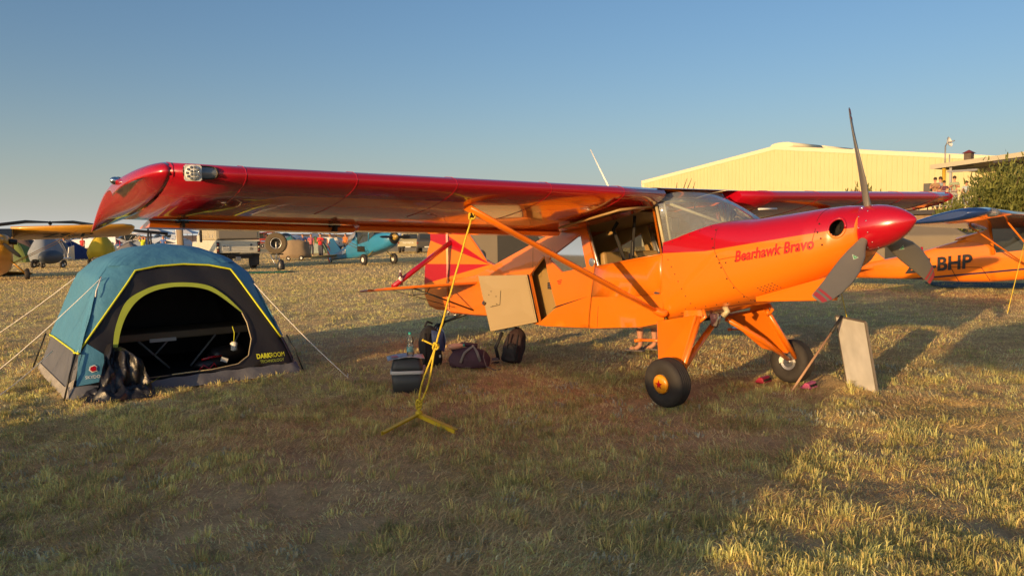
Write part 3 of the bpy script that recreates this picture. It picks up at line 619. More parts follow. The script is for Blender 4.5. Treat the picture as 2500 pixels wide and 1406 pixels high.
# --- tail ---
def slab(name,pts,th,material,par,fnp,taper=.35,bev=.004):
    """flat surface with thickness: outline scaled in towards the edge"""
    cx=sum(p[0] for p in pts)/len(pts); cy=sum(p[1] for p in pts)/len(pts); mb=MB(); n=len(pts)
    A=[fnp(x,y,0) for x,y in pts]; B=[fnp(cx+(x-cx)*.93,cy+(y-cy)*.93,th/2) for x,y in pts]; C=[fnp(cx+(x-cx)*.93,cy+(y-cy)*.93,-th/2) for x,y in pts]
    mb.add(A+B+C,[tuple(range(n,2*n)),tuple(range(2*n,3*n))[::-1]]+[(i,(i+1)%n,n+(i+1)%n,n+i) for i in range(n)]+[((i+1)%n,i,2*n+i,2*n+(i+1)%n) for i in range(n)]); return mb.build(name,material,par)
vf=lambda x,y,o:P(x,o,y)
fin=slab('fin',[(-4.02,1.13),(-4.3,1.20),(-4.55,1.42),(-4.78,1.60),(-4.95,1.73),(-5.15,1.80),(-5.345,1.82),(-5.345,.88),(-4.6,.95)],.05,'tail_paint',plane,vf)
slab('rudder',[(-5.36,1.84),(-5.60,1.84),(-5.80,1.78),(-5.87,1.62),(-5.86,1.52),(-5.96,1.35),(-6.06,1.10),(-6.10,.85),(-6.10,.60),(-5.98,.46),(-5.75,.42),(-5.36,.43)],.05,'tail_paint',plane,vf)
mb=MB(); mb.tube([P(-5.352,.0,.45),P(-5.352,.0,1.8)],.012,6); mb.build('rudder_hinge','black_metal',plane)
def hs(x,y,o): return P(x,y,.915+.12*(x+4.3)*.9+o)
for sg in (1,-1):
    f2=lambda x,y,o,sg=sg:hs(x,sg*y,o)
    sb=slab('tailplane',[(-4.28,.10),(-4.40,.5),(-4.62,1.0),(-4.86,1.34),(-5.02,1.42),(-5.10,1.40),(-5.06,.1)],.035,'orange_paint',plane,f2)
    slab('elevator',[(-5.08,.1),(-5.12,1.42),(-5.06,1.50),(-5.2,1.55),(-5.35,1.50),(-5.48,1.30),(-5.52,.9),(-5.48,.14)],.03,'orange_paint',plane,f2)
    mb=MB(); mb.tube([hs(-4.75,sg*.95,-.01),P(-4.45,sg*.12,.50)],.011,6); mb.build('lower_brace','black_metal',plane)
    mb=MB(); mb.tube([hs(-5.02,sg*1.15,-.01),P(-5.1,sg*.06,.50)],.005,5); mb.build('brace_wire','black_metal',plane)
    mb=MB(); mb.tube([hs(-5.15,sg*.75,-.02),hs(-5.1,sg*.76,-.1),hs(-5.0,sg*.6,-.1),hs(-5.0,sg*.55,-.02)],.007,5); mb.build('elevator_horn','black_metal',plane)
    mb=MB(); mb.tube([P(-5.25,sg*.03,1.47),hs(-5.0,sg*1.13,.03)],.038 if sg==1 else .01,10); o=mb.build('upper_brace','red_paint',plane); o['label']='red padded brace'
# tailwheel
def wheel(name,par,c,rad,wid,hub,tm='rubber',hm_='white_paint',axis=(0,1,0),n=36,grooves=True,hubcap=None):
    ax=Vector(axis).normalized(); q=ax.to_track_quat('Z','Y').to_matrix(); c=Vector(c)
    w=thing(name,None,None); w.parent=par
    h=wid/2; pr=[(hub,-h*.75),(hub*1.15,-h*.95),(rad*.75,-h*1.0),(rad*.92,-h*.86),(rad*.985,-h*.55)]
    if grooves:
        for g in (-.36,-.12,.12,.36): pr+=[(rad*.995,h*(g-.05)),(rad*.975,h*(g-.03)),(rad*.975,h*(g+.03)),(rad*.995,h*(g+.05))]
    else: pr+=[(rad,-h*.2),(rad,h*.2)]
    pr+=[(rad*.985,h*.55),(rad*.92,h*.86),(rad*.75,h*1.0),(hub*1.15,h*.95),(hub,h*.75)]
    mb=MB(); rings=[[c+q@Vector((r*cos(2*PI*k/n),r*sin(2*PI*k/n),z)) for k in range(n)] for r,z in pr]; rings.append(rings[0]); mb.loft(rings,0,True,True,False); mb.build('tyre',tm,w)
    mb=MB()
    for sd_ in (-1,1): mb.surf(lambda u,v,sd_=sd_:c+q@Vector((hub*1.02*v*cos(2*PI*u),hub*1.02*v*sin(2*PI*u),sd_*h*lerp(.55,.78,v))),n,4)
    rim=mb.build('rim',hm_,w); return w,rim,q
tw,_,_=wheel('tail_wheel',plane,P(-5.72,0,.105),.105,.055,.055,grooves=False,n=24)
mb=MB(); mb.tube([P(-5.72,.05,.11),P(-5.62,.05,.20),P(-5.55,0,.24)],.012,6); mb.tube([P(-5.72,-.05,.11),P(-5.62,-.05,.20),P(-5.55,0,.24)],.012,6); mb.tube([P(-5.55,0,.24),P(-5.4,0,.28),P(-4.9,0,.42)],[.022,.02,.03],8,sq=.5); mb.tube([P(-5.55,0,.24),P(-5.56,0,.34)],.02,8); mb.build('tail_spring','black_metal',plane)
mb=MB(); mb.tube([P(-5.5,.0,.3),P(-5.3,.08,.36),P(-5.05,.08,.40)],.006,5); mb.tube([P(-5.4,0,.36),P(-5.4,0,.45)],.012,6); mb.build('steering_link','steel',plane)

# --- main gear ---
def gear(sg):
    g=thing('landing_gear',None,None); g.parent=plane
    top=[P(-.02,sg*.50,.80),P(-.53,sg*.50,.70)]; bt=[P(.06,sg*.80,.34),P(-.24,sg*.78,.36)]
    mb=MB(); t1,t2=top; b1,b2=bt
    def leg(u,v):
        a=t1.lerp(b1,v); b_=t2.lerp(b2,v); p=a.lerp(b_,u); return p
    th=Vector((0,-sg*.028,.016)); 
    Fv=[leg(0,0),leg(1,0),leg(1,1),leg(0,1)]
    mb.prism([p-th for p in Fv],th*2); mb.build('gear_leg','orange_paint',g,bevel=.012)
    mb=MB(); mb.tube([P(.0,sg*.50,.79),P(.09,sg*.86,.28)],.026,10); mb.build('gear_tube','orange_paint',g)
    mb=MB(); mb.tube([P(-.16,sg*.08,.72),P(-.05,sg*.5,.48),P(.03,sg*.82,.26)],[.026,.032,.022],10,sq=1.0); mb.build('shock_strut','orange_paint',g)
    # root cuff
    mb=MB(); mb.surf(lambda u,v:P(lerp(.03,-.2,u),sg*(.497+.03*sin(PI*u)*v),lerp(.86,.76,v)-.02*u),8,4); mb.tube([P(.03,sg*.49,.86),P(.07,sg*.50,.80),P(.0,sg*.52,.735)],.018,8); mb.build('gear_cuff','orange_paint',g)
    c=P(0,sg*.93,.227); ax=Vector((0,-sg,-.07)).normalized()
    w,rim,q=wheel('wheel',g,c,.227,.185,.088,axis=ax,hm_='alu',n=56)
    mb=MB(); mb.lathe([(.088,.082),(.088,.092),(.074,.104),(.04,.110),(0,.111)],c,ax,32); hc=mb.build('hubcap','yellow_cap',w)
    mb=MB(); z=Vector((0,0,1)); e1=(z-ax*z.dot(ax)).normalized(); e2=ax.cross(e1)
    st_=[c+ax*.1125+(e1*cos(PI*k/5)+e2*sin(PI*k/5))*(.045 if k%2==0 else .018) for k in range(10)]
    mb.prism(st_,ax*.002); mb.build('star','red_paint',hc)
    mb=MB(); mb.lathe([(.02,-.12),(.02,-.02)],c,ax,12); mb.lathe([(.06,-.075),(.06,-.07),(.02,-.07)],c,ax,24); mb.build('brake_disc','steel',w)
    mb=MB(); mb.prism([c-ax*.105+(e1*cos(t)+e2*sin(t)*1)*r_ for t,r_ in ((-1.9,.045),(-1.9,.085),(-1.4,.09),(-.9,.088),(-.5,.08),(-.5,.045),(-1.2,.04))] if sg==-1 else [c-ax*.105+(e1*cos(t)+e2*sin(t))*r_ for t,r_ in ((1.9,.045),(1.9,.085),(1.4,.09),(.9,.088),(.5,.08),(.5,.045),(1.2,.04))],ax*.02); mb.build('brake_caliper','white_paint',w)
    mb=MB(); mb.tube([c-ax*.1+e1*.07,c-ax*.13+e1*.12+e2*.03,c-ax*.15+e1*.10+e2*.08,P(0,sg*.8,.36)],.006,5); mb.build('brake_hose','steel',w)
    # step peg
    mb=MB(); mb.tube([P(-.36,sg*.645,.545),P(-.46,sg*.66,.54),P(-.58,sg*.68,.53)],.014,8); mb.tube([P(-.575,sg*.62,.53),P(-.60,sg*.75,.53)],.016,8); mb.build('step_peg','orange_paint',g)
    # wing strut
    q1,q2=P(-.5,sg*.53,.80),P(-.70,sg*2.60,1.815)
    mb=MB(); mb.tube([q1,q1.lerp(q2,.2),q1.lerp(q2,.8),q2],[.045,.058,.058,.07],14,sq=.38,upv=(1,0,0)); mb.build('wing_strut','orange_paint',plane)
    mb=MB(); mb.tube([P(-.46,sg*.45,.79),P(-.485,sg*.52,.79),P(-.52,sg*.60,.845)],[.085,.07,.05],12,sq=.62,upv=(1,0,0)); mb.build('strut_cuff','orange_paint',plane,sub=1)
    mb=MB(); mb.box(P(-.70,sg*2.56,1.775),(.04,.03,.08)); mb.build('tie_down_lug','black_metal',plane)
mm('yellow_cap',(.78,.30,.01),.3,coat=.5)
gear(1); gear(-1)

# --- propeller ---
axp=Vector((1,0,.17)).normalized(); u2=Vector((-.17,0,1)).normalized(); s1=P(0,1,0); hubp=P(1.355,0,1.597)
prop=thing('propeller',None,None); prop.parent=plane
mb=MB(); mb.lathe([(.185,-.02),(.188,0),(.186,.05),(.176,.12),(.158,.19),(.13,.26),(.095,.32),(.058,.365),(.02,.40),(0,.41)],hubp,axp,48); sp=mb.build('spinner','red_paint',prop)
mb=MB(); mb.lathe([(.17,-.05),(.186,-.045),(.186,-.022)],hubp,axp,48); mb.build('backplate','dark_hole',sp)
mb=MB(); q=axp.to_track_quat('Z','Y').to_matrix()
for k in range(12):
    for r_,h_ in ((.187,.03),(.182,.095)):
        t=2*PI*(k+.5*(h_>.05))/12; d=q@Vector((cos(t),sin(t),0)); mb.lathe([(.006,-.002),(.006,.002),(0,.003)],hubp+d*r_+axp*h_,d,8)
tag(mb.build('spinner_screws','chrome',sp),kind='stuff')
def blade(ph):
    rad=u2*cos(ph)+s1*sin(ph); tn=-u2*sin(ph)+s1*cos(ph)
    rr=[.12,.18,.25,.35,.5,.65,.8,.93,1.0,1.015]; ch=[.06,.065,.09,.14,.18,.185,.165,.135,.10,.05]; tk=[.06,.058,.05,.042,.034,.028,.022,.016,.010,.006]
    be=[R(58),R(56),R(52),R(46),R(38),R(33),R(29),R(26),R(25),R(25)]; sw_=[0,0,0,.01,.015,.01,-.005,-.03,-.055,-.07]
    rings=[];n=16
    for i,r_ in enumerate(rr):
        cd_=tn*cos(be[i])+axp*sin(be[i]); nd_=rad.cross(cd_)
        rings.append([hubp+axp*.035+rad*r_+cd_*(ch[i]/2*cos(2*PI*k/n)+sw_[i])+nd_*tk[i]/2*sin(2*PI*k/n)*(1 if i<2 else abs(sin(2*PI*k/n))**.3) for k in range(n)])
    nn_=rad.cross(tn*cos(be[4])+axp*sin(be[4])); fs_=1 if nn_.dot(axp)>0 else -1
    mb=MB(); mb.loft(rings,0); bl=mb.build('blade','prop_grey',prop)
    # red tip bands and maker's triangle, flat print laid on the front face
    def surf_pt(r_,c_):
        i=max(0,min(len(rr)-2,int(np.searchsorted(rr,r_)-1))); t=(r_-rr[i])/(rr[i+1]-rr[i]); b_=lerp(be[i],be[i+1],t); cd_=tn*cos(b_)+axp*sin(b_); nd_=rad.cross(cd_)*fs_
        cc_=lerp(ch[i],ch[i+1],t); return hubp+axp*.035+rad*r_+cd_*(c_*cc_/2+lerp(sw_[i],sw_[i+1],t))+nd_*(lerp(tk[i],tk[i+1],t)/2*max(0,1-c_*c_)**.65+.0022)
    for r0,r1 in ((.955,1.0),(.905,.93)):
        mb=MB(); mb.surf(lambda u,v:surf_pt(lerp(r0,r1,v),lerp(-.9,.9,u)),8,3); mb.build('tip_band','tip_red',bl)
    def tri(sc,off,m_,nm):
        mb=MB(); pts=[(.36-.035*sc,-.12),(.36-.035*sc,.0),(.36,.12)]; c_=(.42,0)
        T=[(.42+.032*sc*cos(t),.42*sc*sin(t)) for t in (0,2.094,4.189)]; mb.add([surf_pt(a,b_)+axp*off for a,b_ in T],[(0,1,2)]); mb.build(nm,m_,bl)
    tri(1,.001,'mark_white','maker_mark'); tri(.72,.002,'mark_green','maker_mark'); tri(.22,.003,'mark_white','maker_mark')
    return bl
mm('tip_red',(.36,.04,.05),.5); mm('mark_green',(.02,.35,.12),.5); mm('mark_white',(.6,.65,.55),.5)
for k in range(3): blade(.09+k*2*PI/3)
# whip antenna on the cabin roof
mb=MB(); mb.tube([P(-1.68,0,1.95),P(-2.10,0,2.56)],[.016,.007],8,sq=.5); mb.build('whip_antenna','white_paint',plane)
# ================= tent =================
TX,TY,TR=-4.20,9.52,math.atan2(.546,.838)+.06
def tw_(u,v): c,q=cos(TR),sin(TR); return (TX+u*c-v*q,TY+u*q+v*c)
mm('fly_blue',(.07,.225,.36),.55,var=.1,vs=2,bump=.9,bs=6,spec=.35); mm('fly_pale',(.16,.34,.42),.55,var=.08,vs=2,bump=.5,bs=9,sheen=.2)
mm('tent_black',(.012,.012,.016),.6,bump=.3,bs=6); mm('tent_grey',(.11,.115,.135),.7,var=.15,vs=4,bump=.6,bs=10); mm('tent_skirt',(.30,.28,.25),.7,var=.25,vs=5,bump=.6,bs=9)
mm('lime_pipe',(.62,.66,.03),.6); mm('cot_canvas',(.20,.15,.10),.8)
tent=thing('tent','blue dome tent with lime piping, open black front and camp bed inside','tent',(TX,TY,0),TR)
HU,HV=1.24,1.25
TT=[0,.2,.5,.62,.74,.86,1]; TRHO=[1,.90,.73,.66,.52,.30,.0001]; TZZ=[0,.38,.95,1.18,1.36,1.485,1.535]; TN=[26,22,15,10,6,3.4,2.2]
def tprof(t): return float(np.interp(t,TT,TRHO)),float(np.interp(t,TT,TZZ)),float(np.interp(t,TT,TN))
def sq(th,n): c,s_=cos(th),sin(th); return abs(c)**(2/n)*(1 if c>=0 else -1),abs(s_)**(2/n)*(1 if s_>=0 else -1)
def wrk(x,y,z): return .012*sin(x*9+z*7)*sin(z*11+y*5)
def tpt(th,t,off=0):
    r,z,n=tprof(t); a,b_=sq(th,n); sag=1-.05*sin(PI*min(1,t/.62))*(1-abs(abs(a)-abs(b_)))*0-.04*sin(PI*min(1,t/.66))*min(1,2*(1-min(abs(a),abs(b_))))
    sag+=(.006*sin(th*31+z*9)+.005*sin(th*17-z*14))*min(1,4*r*(1-r)+.2)
    return Vector(((HU*r-off)*a*sag,(HV*r-off)*b_*sag,max(.0,z-off*.6*(t>.6))))
EDGE=.965
def tzt(z): return float(np.interp(z,TZZ,TT))
def th0(t): n=tprof(t)[2]; return math.acos(EDGE**(n/2))
def frontpt(u,z,off=0):   # point of the shell on the front side
    r,_,n=tprof(tzt(z)); k=min(.999,abs(u)/(HU*r)); b_=(1-k**n)**(1/n); return Vector((u,-(HV*r*b_*(1-.04*sin(PI*min(1,tzt(z)/.66)))-off),z))
def side_shell(t0,t1,off,full=False,nt_=18,nth=80):
    mb=MB()
    def f(u,v):
        t=lerp(t0,t1,v); q=th0(t); th=lerp(-q,PI+q,u) if not full else 2*PI*u
        return tpt(th,t,off)
    mb.surf(f,nth,nt_); return mb
zf=.435
# fly: left, back, right sides and crown
fly=side_shell(tzt(zf),tzt(1.30),0).build('rain_fly','fly_blue',tent)
mb=side_shell(tzt(1.30),1,0,True,12,96); mb.build('fly_crown','fly_blue',fly)
LL=[(-1.078,.427),(-.443,1.245),(-.2,1.285),(.074,1.298),(.35,1.278),(.576,1.225),(1.045,.42)]
def ul(z): return EDGE*HU*tprof(tzt(z))[0]
brow=LL+[(ul(.42),.42),(ul(.7),.7),(ul(1.0),1.0),(ul(1.2),1.2),(ul(1.298),1.302),(0,1.302),(-ul(1.298),1.302),(-ul(1.2),1.2),(-ul(1.0),1.0),(-ul(.7),.7),(-ul(.42),.42)]
mb=MB(); panel(mb,brow,[],lambda u,z:frontpt(u,z),.1); mb.build('fly_brow','fly_blue',fly)
mb=MB(); pts=[]
for i in range(len(LL)-1):
    for k in range(6): u,z=lerp(LL[i][0],LL[i+1][0],k/6),lerp(LL[i][1],LL[i+1][1],k/6); pts.append(frontpt(u,z,-.012))
pts.append(frontpt(*LL[-1],-.012)); mb.tube(pts,.011,6); mb.build('piping','lime_pipe',fly)
mb=MB(); mb.tube([tpt(lerp(PI+th0(.2),PI*.72,i/12),tzt(zf),-.008) for i in range(13)],.011,6); mb.build('piping','lime_pipe',fly)
# lower body
mb=side_shell(.0,tzt(zf)+.02,.02,nt_=6); low=mb.build('lower_wall','tent_grey',tent)
mb=MB(); mb.surf(lambda u,v:(lambda th,t:tpt(th,t,.008)+Vector((0,0,.004)))(lerp(-th0(0),PI+th0(0),u),lerp(0,tzt(.13+.05*sin(u*14)),v)),80,3); mb.build('skirt','tent_skirt',low)
# front wall with arched doorway
AO=[(-.746,.467),(-.72,.62),(-.644,.808),(-.58,.92),(-.49,.991),(-.287,1.078),(-.12,1.10),(.051,1.098),(.2,1.08),(.325,1.043),(.43,.965),(.523,.879),(.637,.733)]
AI=[(-.705,.45),(-.66,.62),(-.583,.79),(-.455,.941),(-.292,1.024),(-.12,1.052),(-.021,1.055),(.14,1.043),(.277,1.009),(.38,.95),(.464,.881),(.632,.724)]
def chaikin(pl,k=2):
    for _ in range(k):
        q=[pl[0]]
        for i in range(len(pl)-1):
            a,b_=pl[i],pl[i+1]; q+=[(a[0]*.75+b_[0]*.25,a[1]*.75+b_[1]*.25),(a[0]*.25+b_[0]*.75,a[1]*.25+b_[1]*.75)]
        pl=q+[pl[-1]]
    return pl
AO=chaikin(AO); AI=chaikin(AI)
hole_=AI+[(.673,.607),(.688,.423),(.63,.248),(.499,.171),(.21,.143),(-.211,.135),(-.513,.125),(-.70,.20)]
fw_out=[(-1.165,.0),(-1.10,.40)]+[(u,z-.004) for u,z in LL]+[(1.10,.40),(1.165,.0)]
fw_out=[(-1.19,.12),(-1.10,.415)]+[(u,z+.012) for u,z in LL[0:]]+[(1.10,.40),(1.19,.12)]
mb=MB(); panel(mb,fw_out,[hole_],lambda u,z:frontpt(u,z,.012)+Vector((0,.01*sin(u*13+z*9),0)),.09); fwl=mb.build('front_wall','tent_black',tent)
mb=MB(); panel(mb,[(-1.19,.12),(-1.2,.0),(1.2,.0),(1.19,.12),(.3,.115),(-.4,.10)],[],lambda u,z:frontpt(u,z,-.012)+Vector((0,-.03*(.12-z)/.12*(1+sin(u*11)),.006*sin(u*23))),.06); mb.build('sill','tent_grey',tent)
mb=MB(); n=40
def arc(pl,k): 
    d=[0]
    for i in range(1,len(pl)): d.append(d[-1]+math.hypot(pl[i][0]-pl[i-1][0],pl[i][1]-pl[i-1][1]))
    return float(np.interp(k*d[-1],d,[p[0] for p in pl])),float(np.interp(k*d[-1],d,[p[1] for p in pl]))
mb.surf(lambda u,v:frontpt(*[lerp(a,b_,v) for a,b_ in zip(arc(AO,u),arc(AI,u))],-.004),48,1); mb.build('door_band','limeband',fwl)
zp=[(.632,.724),(.673,.607),(.692,.423),(.63,.248),(.499,.171),(.21,.143),(-.211,.135)]
mb=MB(); mb.tube([frontpt(u,z,-.004) for u,z in zp],.006,5); mb.build('zip','beige_tube',fwl)
mb=MB(); panel(mb,[(-1.07,.40),(-.98,.52),(-.76,.34),(-.80,.15),(-1.12,.12)],[],lambda u,z:frontpt(u,z,-.002),.1); mb.build('side_gusset','fly_blue',fwl)
# inner shell, floor, groundsheet
side_shell(.0,1,.06,True,10,48).build('inner_lining','tent_black',tent) if False else None
mb=MB(); mb.surf(lambda u,v:(lambda th,t:tpt(th,t,.06))(lerp(-th0(lerp(0,.95,v)),PI+th0(lerp(0,.95,v)),u),lerp(0,.95,v)),48,10); mb.build('inner_lining',mm('tent_inner',(.045,.042,.045),.8,bump=.3,bs=6) and 'tent_inner',tent)
mb=MB(); mb.box((0,0,.03),(2.36,2.36,.012)); mb.build('groundsheet','tent_black',tent)
# poles at the front corners
for sg in (-1,1):
    mb=MB(); mb.tube([Vector((sg*1.24,-1.25,0)),Vector((sg*1.17,-1.18,.25)),Vector((sg*1.10,-1.10,.44))],.009,6); mb.build('pole','black_metal',tent)
mb=MB(); mb.tube([Vector((-1.27,1.25,.0)),Vector((-1.12,1.12,.44))],.009,6); mb.build('pole','black_metal',tent)
mb=MB(); mb.tube([tpt(PI*1.25+.04,.62,-.02)+Vector((0,0,.0)),tpt(PI*1.25+.04,.55,-.03),tpt(PI*1.25+.04,.52,-.02)],.007,5); mb.build('guy_tab','rope_white',tent)
# lettering on the front wall
def ft(cx,cz,off=-.004): return lambda x,y: frontpt(cx+x,cz+y,off)
lettering('DARK',ft(.80,.225),'lime_pipe',fwl,size=.072,bold=.003,sx=.85); lettering('ROOM',ft(.965,.225),'lime_pipe',fwl,size=.072,sx=.78); lettering('TECHNOLOGY',ft(.89,.165),'limeband',fwl,size=.046,sx=.9)
mb=MB(); mb.prism([frontpt(-.955+x*.040,.275+y*.037,-.010) for x,y in ((-1,-.3),(-.3,-1),(.9,-.7),(1,.5),(.4,1),(-.7,.6))],(0,-.002,0)); lg=mb.build('emblem','white_paint',fwl)
mb=MB(); mb.prism([frontpt(-.955+x*.030,.275+y*.028,-.014) for x,y in ((-1,-.3),(-.3,-1),(.9,-.7),(1,.5),(.4,1),(-.7,.6))],(0,-.002,0)); mb.build('emblem_red','red_paint',lg)
lettering('SKYDO',ft(-.965,.195,-.012),'white_paint',fwl,size=.042)
# crumpled door flap spilling out
from mathutils import noise as mno
def nz3(x,y,z=0): return mno.noise(Vector((x,y,z)))
def crump(u,v,cx,cy,wx,wy,h,seed):
    x=(u-.5)*2; y=(v-.5)*2; e=max(0,1-abs(x)**3)*max(0,1-abs(y)**3)
    n_=.8-1.2*abs(nz3(u*3+seed,v*2.2))-.5*abs(nz3(u*7,v*5+seed))+.12*nz3(u*17,v*13)
    return Vector((cx+x*wx+.03*sin(v*15),cy+y*wy+.03*sin(u*13),max(.0,h*e*n_+.002)))
mb=MB(); mb.surf(lambda u,v:crump(u,v,-.78,-1.42,.34,.20,.20,1.),46,30); mb.build('door_flap','flap_black' if 'flap_black' in M else mm('flap_black',(.016,.015,.017),.38,bump=.5,bs=14) and 'flap_black',tent)
def flap2(u,v):
    a=frontpt(lerp(-.80,-.66,u),lerp(.16,.50,1-u*.2),-.02).lerp(Vector((lerp(-1.0,-.42,u),-1.50+.06*u,.03)),v); 
    k_=1.1*nz3(u*3.5+3,v*1.6)+.55*nz3(u*8,v*3.5,2)+.18*nz3(u*17,v*9,5); return a+Vector((.03,-.10,.05))*k_+Vector((0,-.08,.05))*sin(PI*v)
mb=MB(); mb.surf(flap2,40,24); mb.build('door_flap','flap_black',tent)
mb=MB(); mb.surf(lambda u,v:Vector((lerp(-.60,-.40,u)+.035*v,-1.46+.11*u-.02*v,.02+.13*u+.03*v+.02*sin(u*5))),10,2); mb.build('flap_edge','limeband',tent)
# guy lines and pegs
def guy(a,b,name='guy_line'):
    a=Vector(a); b_=Vector(b); mb=MB(); mb.tube([a.lerp(b_,k/6)-Vector((0,0,.03*sin(PI*k/6))) for k in range(7)],.0045,5); o=mb.build(name,'rope_white',tent)
    mb=MB(); mb.tube([b_+Vector((0,0,-.06)),b_+Vector((0,0,.05))],.006,5); mb.build('peg','steel',o); return o
def tl(wx,wy,z): c,q=cos(TR),sin(TR); dx,dy=wx-TX,wy-TY; return Vector((dx*c+dy*q,-dx*q+dy*c,z))
guy(tpt(PI*.75,.60,-.01),tl(-7.49,10.66,0)); guy(tpt(PI*1.25,.62,-.01),tl(-5.79,8.45,0)); guy(Vector((-1.24,-.55,.42)),tl(-5.03,7.33,0)); guy(tpt(-PI*.25,.55,-.01),tl(-1.86,8.85,0))
KEEP.append((TX,TY,1.22,1.22,TR))
# camp bed and things inside the tent
cot=thing('camp_bed','long brown camp bed with white legs standing inside the blue tent','camp bed',(*tw_(.12,.22),0),TR+.05)
mb=MB(); mb.box((0,0,.43),(1.75,.62,.09)); mb.build('mattress','cot_canvas',cot,bevel=.02)
for x0,x1 in ((-.45,-.12),(.45,.12),(-.75,-.55),(.75,.55)):
    mb=MB(); mb.tube([(x0,-.30,.39),(x1,-.34,.04)],.013,6); mb.build('leg','cot_leg' if 'cot_leg' in M else mm('cot_leg',(.22,.22,.22),.5) and 'cot_leg',cot)
mb=MB(); mb.tube([(-.10,-.31,.39),(-.28,-.34,.22)],.011,6); mb.build('brace','cot_leg',cot)
mb=MB(); mb.box((-.18,-.322,.385),(.30,.02,.04)); mb.build('hinge_plate','grey_plastic',cot)
sb=thing('sleeping_bag','dark rolled sleeping bag with a pale lining beside the camp bed','sleeping bag',(*tw_(.62,-.45),.04),TR)
mb=MB(); mb.lathe([(0,-.22),(.09,-.21),(.12,-.15),(.125,.1),(.11,.19),(.05,.22),(0,.22)],(0,.1,.12),(1,.4,.05),20); mb.build('roll','flap_black',sb)
mb=MB(); mb.surf(lambda u,v:Vector((lerp(-.38,-.02,u),-.02+.1*v,.03+.13*u*u+.01*sin(v*9))),8,4); mb.build('lining','tent_skirt',sb)
rb=thing('holdall','small black bag with red straps and a white tag on the tent floor','bag',(*tw_(.36,-.62),.04),TR)
mb=MB(); mb.ball((0,0,.07),(.20,.10,.075),18,10); mb.build('bag_body','flap_black',rb)
mb=MB(); mb.tube([(-.17,-.1,.02),(-.12,-.13,.09),(-.06,-.13,.04),(-.0,-.13,.10),(.03,-.12,.03)],.014,6,sq=.5); mb.tube([(-.12,-.05,.14),(0,-.06,.165),(.12,-.02,.16)],.014,6,sq=.5); mb.build('strap','red_paint',rb)
mb=MB(); mb.box((.13,-.08,.12),(.08,.01,.05),M3=Matrix.Rotation(.4,3,'Y')); mb.build('tag','white_paint',rb)
lt_=thing('lantern','small white camping lantern by the right side of the tent doorway','lantern',(*tw_(.62,-.66),.30),TR)
mb=MB(); mb.lathe([(.02,-.05),(.04,-.04),(.035,.0),(.045,.04),(.02,.06)],(0,0,0),(0,0,1),14); mb.build('lantern_body','white_paint',lt_)
mb=MB(); mb.tube([(0,0,.06),(.01,0,.16),(-.01,0,.24)],.005,5); mb.build('hanging_cord','lime_pipe',lt_)

# ================= cool box, bottle, magazine =================
BX=(-1.08,8.03); BR=.10
cb=thing('cool_box','dark grey cool box with a pale band, standing on the grass by the rope','cool box',(*BX,0),BR)
def rrect(w,d,z,r=.04,n=5):
    p=[]
    for cx,cy,a0 in ((w/2-r,d/2-r,0),(-w/2+r,d/2-r,PI/2),(-w/2+r,-d/2+r,PI),(w/2-r,-d/2+r,1.5*PI)):
        for k in range(n): t=a0+k/(n-1)*PI/2; p.append((cx+r*cos(t),cy+r*sin(t),z))
    return p
mb=MB(); mb.loft([rrect(.27,.24,0),rrect(.30,.265,.10),rrect(.315,.28,.20)]); mb.build('tub','cool_dark' if 'cool_dark' in M else mm('cool_dark',(.05,.056,.06),.5,bump=.05,bs=300) and 'cool_dark',cb)
mb=MB(); mb.loft([rrect(.33,.295,.198),rrect(.335,.30,.205),rrect(.335,.30,.226),rrect(.33,.295,.232)]); mb.build('band','grey_plastic',cb)
mb=MB(); mb.loft([rrect(.315,.28,.232),rrect(.31,.275,.27),rrect(.285,.25,.325,.05),rrect(.24,.20,.35,.05),rrect(.2,.16,.352,.05)]); mb.build('lid','cool_dark',cb)
mb=MB(); mb.box((.172,0,.24),(.02,.16,.03)); mb.build('handle','pink_plastic' if 'pink_plastic' in M else mm('pink_plastic',(.55,.28,.2),.5) and 'pink_plastic',cb)
for y in (-.07,.07): mb=MB(); mb.box((.178,y,.19),(.018,.025,.07)); mb.build('clasp','black_plastic',cb)
KEEP.append((*BX,.17,.15,BR))
mg=thing('magazine','glossy folded newspaper lying on top of the dark cool box','newspaper',(*BX,.354),BR+.1)
mm('print_blue',(.25,.3,.42),.35,var=.6,vs=25); mm('print_page',(.5,.48,.46),.3,var=.5,vs=30); mm('print_red',(.5,.06,.07),.4)
mb=MB(); mb.surf(lambda u,v:Vector((lerp(-.10,.17,u),lerp(-.13,.12,v),.004+.012*sin(u*4)*(1-v))),8,4); mb.build('cover','print_page',mg,thick=.003)
mb=MB(); mb.surf(lambda u,v:Vector((lerp(-.20,.02,u),lerp(-.10,.13,v),.012-.03*(1-u)**2+.01*v)),8,4); mb.build('inner_page','print_blue',mg,thick=.003)
mb=MB(); mb.box((-.13,-.02,.013),(.07,.1,.002),rz=.2); mb.build('headline_block','print_red',mg)
bt=thing('water_bottle','clear plastic water bottle with teal cap standing on the cool box','bottle',(BX[0]+.035,BX[1]+.0,.362))
M['pet']=glassmat('pet',(.86,.93,.92),.25,.08); mm('teal',(.02,.3,.27),.4)
mb=MB(); mb.lathe([(.0,.0),(.033,.002),(.036,.02),(.036,.10),(.034,.115),(.028,.125),(.034,.145),(.036,.165),(.03,.19),(.014,.212),(.013,.225)],(0,0,0),(0,0,1),20); mb.build('bottle_body','pet',bt)
mb=MB(); mb.lathe([(.0362,.045),(.0368,.046),(.0368,.095),(.0362,.096)],(0,0,0),(0,0,1),20); mb.build('label_band','teal_label' if 'teal_label' in M else mm('teal_label',(.18,.42,.42),.5,var=.5,vs=30) and 'teal_label',bt)
